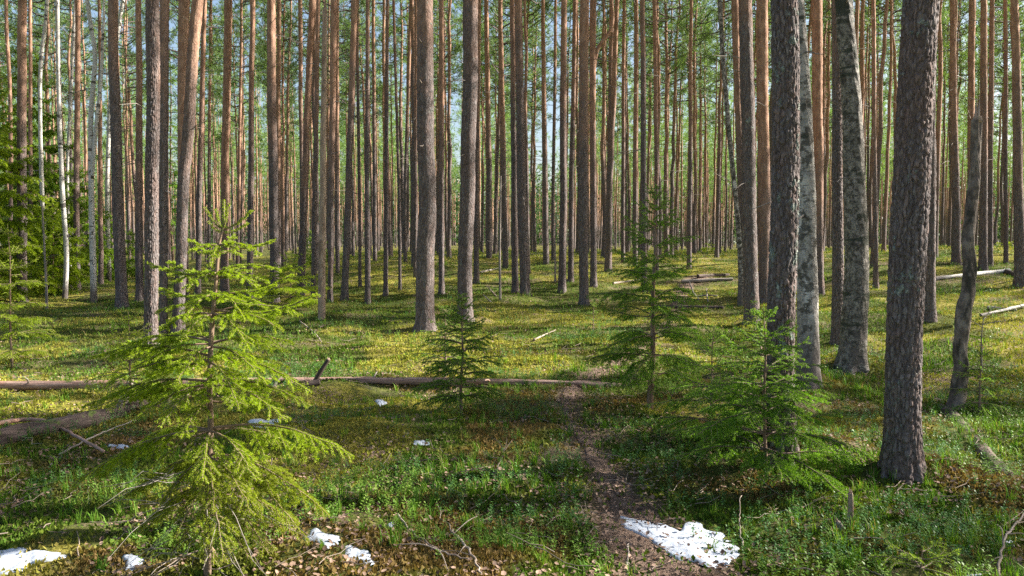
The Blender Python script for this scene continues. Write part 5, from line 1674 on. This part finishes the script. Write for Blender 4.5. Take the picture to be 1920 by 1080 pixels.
def berry_shrubs():
    rng = np.random.default_rng(33)
    mb = MB()
    for n, d0, d1, size, nl in ((17000, 3.2, 12, 1.0, 13), (26000, 11, 32, 1.6, 9), (8000, 30, 60, 2.6, 7)):
        x, y, d = sector(n, d0, d1, 0.35, rng)
        m = fbm(x / 0.9 + 20, y / 0.9 + 4, 181, 4)
        k = (m + rng.normal(scale=0.035, size=n) > 0.545) & (path_dist(x, y) > 0.08) & ~in_snow(x, y)
        x, y, d = x[k], y[k], d[k]; n = len(x)
        z = ground_z(x, y)
        h = rng.uniform(0.05, 0.13, n) * (1 + 0.3 * (size - 1))
        az = rng.uniform(0, 6.28, n); lean = rng.uniform(0, 0.4, n)
        top = np.stack([np.cos(az) * lean * h, np.sin(az) * lean * h, h], -1)
        p = np.stack([x, y, z], -1)
        sw = np.stack([np.sin(az), -np.cos(az), 0 * az], -1) * 0.0015 * size
        V = np.stack([p - sw, p + sw, p + top], 1).reshape(-1, 3)
        mb.add(V, f3=np.arange(3 * n).reshape(-1, 3), col=np.broadcast_to(np.array([0.12, 0.11, 0.05]), (3 * n, 3)))
        kind = (vn(x / 1.7, y / 1.7, 191) > 0.5)
        hue = rng.uniform(size=n)
        for j in range(nl):
            t = 0.25 + 0.75 * (j + rng.uniform(size=n)) / nl
            a = j * 2.4 + az + rng.normal(scale=0.4, size=n)
            el = rng.uniform(-0.1, 0.8, n)
            dv = np.stack([np.cos(a) * np.cos(el), np.sin(a) * np.cos(el), np.sin(el)], -1)
            sv = np.stack([-np.sin(a), np.cos(a), 0 * a], -1)
            nv = np.cross(dv, sv)
            L = rng.uniform(0.013, 0.024, n) * size; W = L * rng.uniform(0.45, 0.62, n)
            b = p + top * t[:, None] + dv * 0.004
            mid = b + dv * (L * 0.5)[:, None]
            V = np.stack([b, mid + sv * (W * .5)[:, None] + nv * (W * .12)[:, None], b + dv * L[:, None], mid - sv * (W * .5)[:, None] + nv * (W * .12)[:, None]], 1).reshape(-1, 3)
            c = lerp3((0.045, 0.130, 0.034), (0.11, 0.235, 0.055), np.clip(hue + rng.normal(scale=0.2, size=n), 0, 1))
            c[~kind] = lerp3((0.085, 0.185, 0.022), (0.19, 0.31, 0.045), np.clip(hue + rng.normal(scale=0.2, size=n), 0, 1))[~kind]
            mb.add(V, f4=np.arange(4 * n).reshape(-1, 4), col=np.repeat(c, 4, 0))
    tag(mb.build('undergrowth', [M_SHRUB]), kind='stuff')


def litter():
    rng = np.random.default_rng(34)
    mb = MB()
    for n, d0, d1, size in ((52000, 3.2, 13, 1.0), (20000, 12, 32, 1.5)):
        x, y, d = sector(n, d0, d1, 0.5, rng)
        m = fbm(x / 0.7 + 31, y / 0.7 + 77, 201, 3)
        pd = path_dist(x, y)
        k = (m + rng.normal(scale=0.10, size=n) + 0.12 * (1 - sstep(0.0, 0.5, np.abs(pd))) > 0.55) & (~in_snow(x, y) | (rng.uniform(size=n) < 0.04))
        x, y, d = x[k], y[k], d[k]; n = len(x)
        z = ground_z(x, y) + rng.uniform(0.012, 0.035, n)
        az = rng.uniform(0, 6.28, n); tl = rng.normal(scale=0.35, size=n); rl = rng.normal(scale=0.35, size=n)
        dv = np.stack([np.cos(az) * np.cos(tl), np.sin(az) * np.cos(tl), np.sin(tl)], -1)
        sv = np.stack([-np.sin(az), np.cos(az), np.tan(np.clip(rl, -1, 1))], -1)
        nv = np.cross(dv, sv)
        L = rng.uniform(0.014, 0.036, n) * size; W = L * rng.uniform(0.5, 0.8, n); cu = rng.uniform(0.05, 0.35, n)
        p = np.stack([x, y, z], -1)
        e = lambda u, v, w: p + dv * (L * u)[:, None] + sv * (W * v)[:, None] + nv * (W * cu * w)[:, None]
        V = np.stack([e(-.5, 0, .4), e(-.15, .5, .8), e(.25, .42, .8), e(.5, 0, .6), e(.25, -.42, .8), e(-.15, -.5, .8), e(0.05, 0, 0)], 1).reshape(-1, 3)
        b = np.arange(n)[:, None] * 7
        c = lerp3((0.10, 0.06, 0.04), (0.42, 0.29, 0.22), rng.uniform(size=n)) * rng.uniform(0.7, 1.15, (n, 1))
        f = [b + np.array([[0, 6, 2, 1]]), b + np.array([[6, 3, 2, 2]])]
        mb.add(V, f3=np.concatenate([b + np.array([q]) for q in ([0, 6, 1], [1, 6, 2], [2, 6, 3], [3, 6, 4], [4, 6, 5], [5, 6, 0])]), col=np.repeat(c, 7, 0))
    tag(mb.build('fallen_leaves', [M_LITTER]), kind='stuff')


def fine_twigs():
    rng = np.random.default_rng(35)
    mb = MB()
    x, y, d = sector(900, 3.2, 16, 0.5, rng)
    k = ~in_snow(x, y)
    for X, Y in zip(x[k], y[k]):
        l = rng.uniform(0.06, 0.38); a = rng.uniform(0, 6.28)
        n = 5
        u = np.linspace(-0.5, 0.5, n)
        P = np.stack([X + np.cos(a) * l * u, Y + np.sin(a) * l * u, 0 * u], -1) + rng.normal(scale=0.012, size=(n, 3))
        P[:, 2] = ground_z(P[:, 0], P[:, 1]) + 0.012 + rng.uniform(0, 0.04) + np.array([0, .01, .0, .015, 0.03]) * rng.uniform(0, 1.5)
        tube(mb, P, np.linspace(0.0028, 0.0014, n) * rng.uniform(0.7, 1.6), 4, 0, cap=False)
    tag(mb.build('forest_litter', [M_TWIG]), kind='stuff')


moss(); grass(); berry_shrubs(); litter(); fine_twigs()
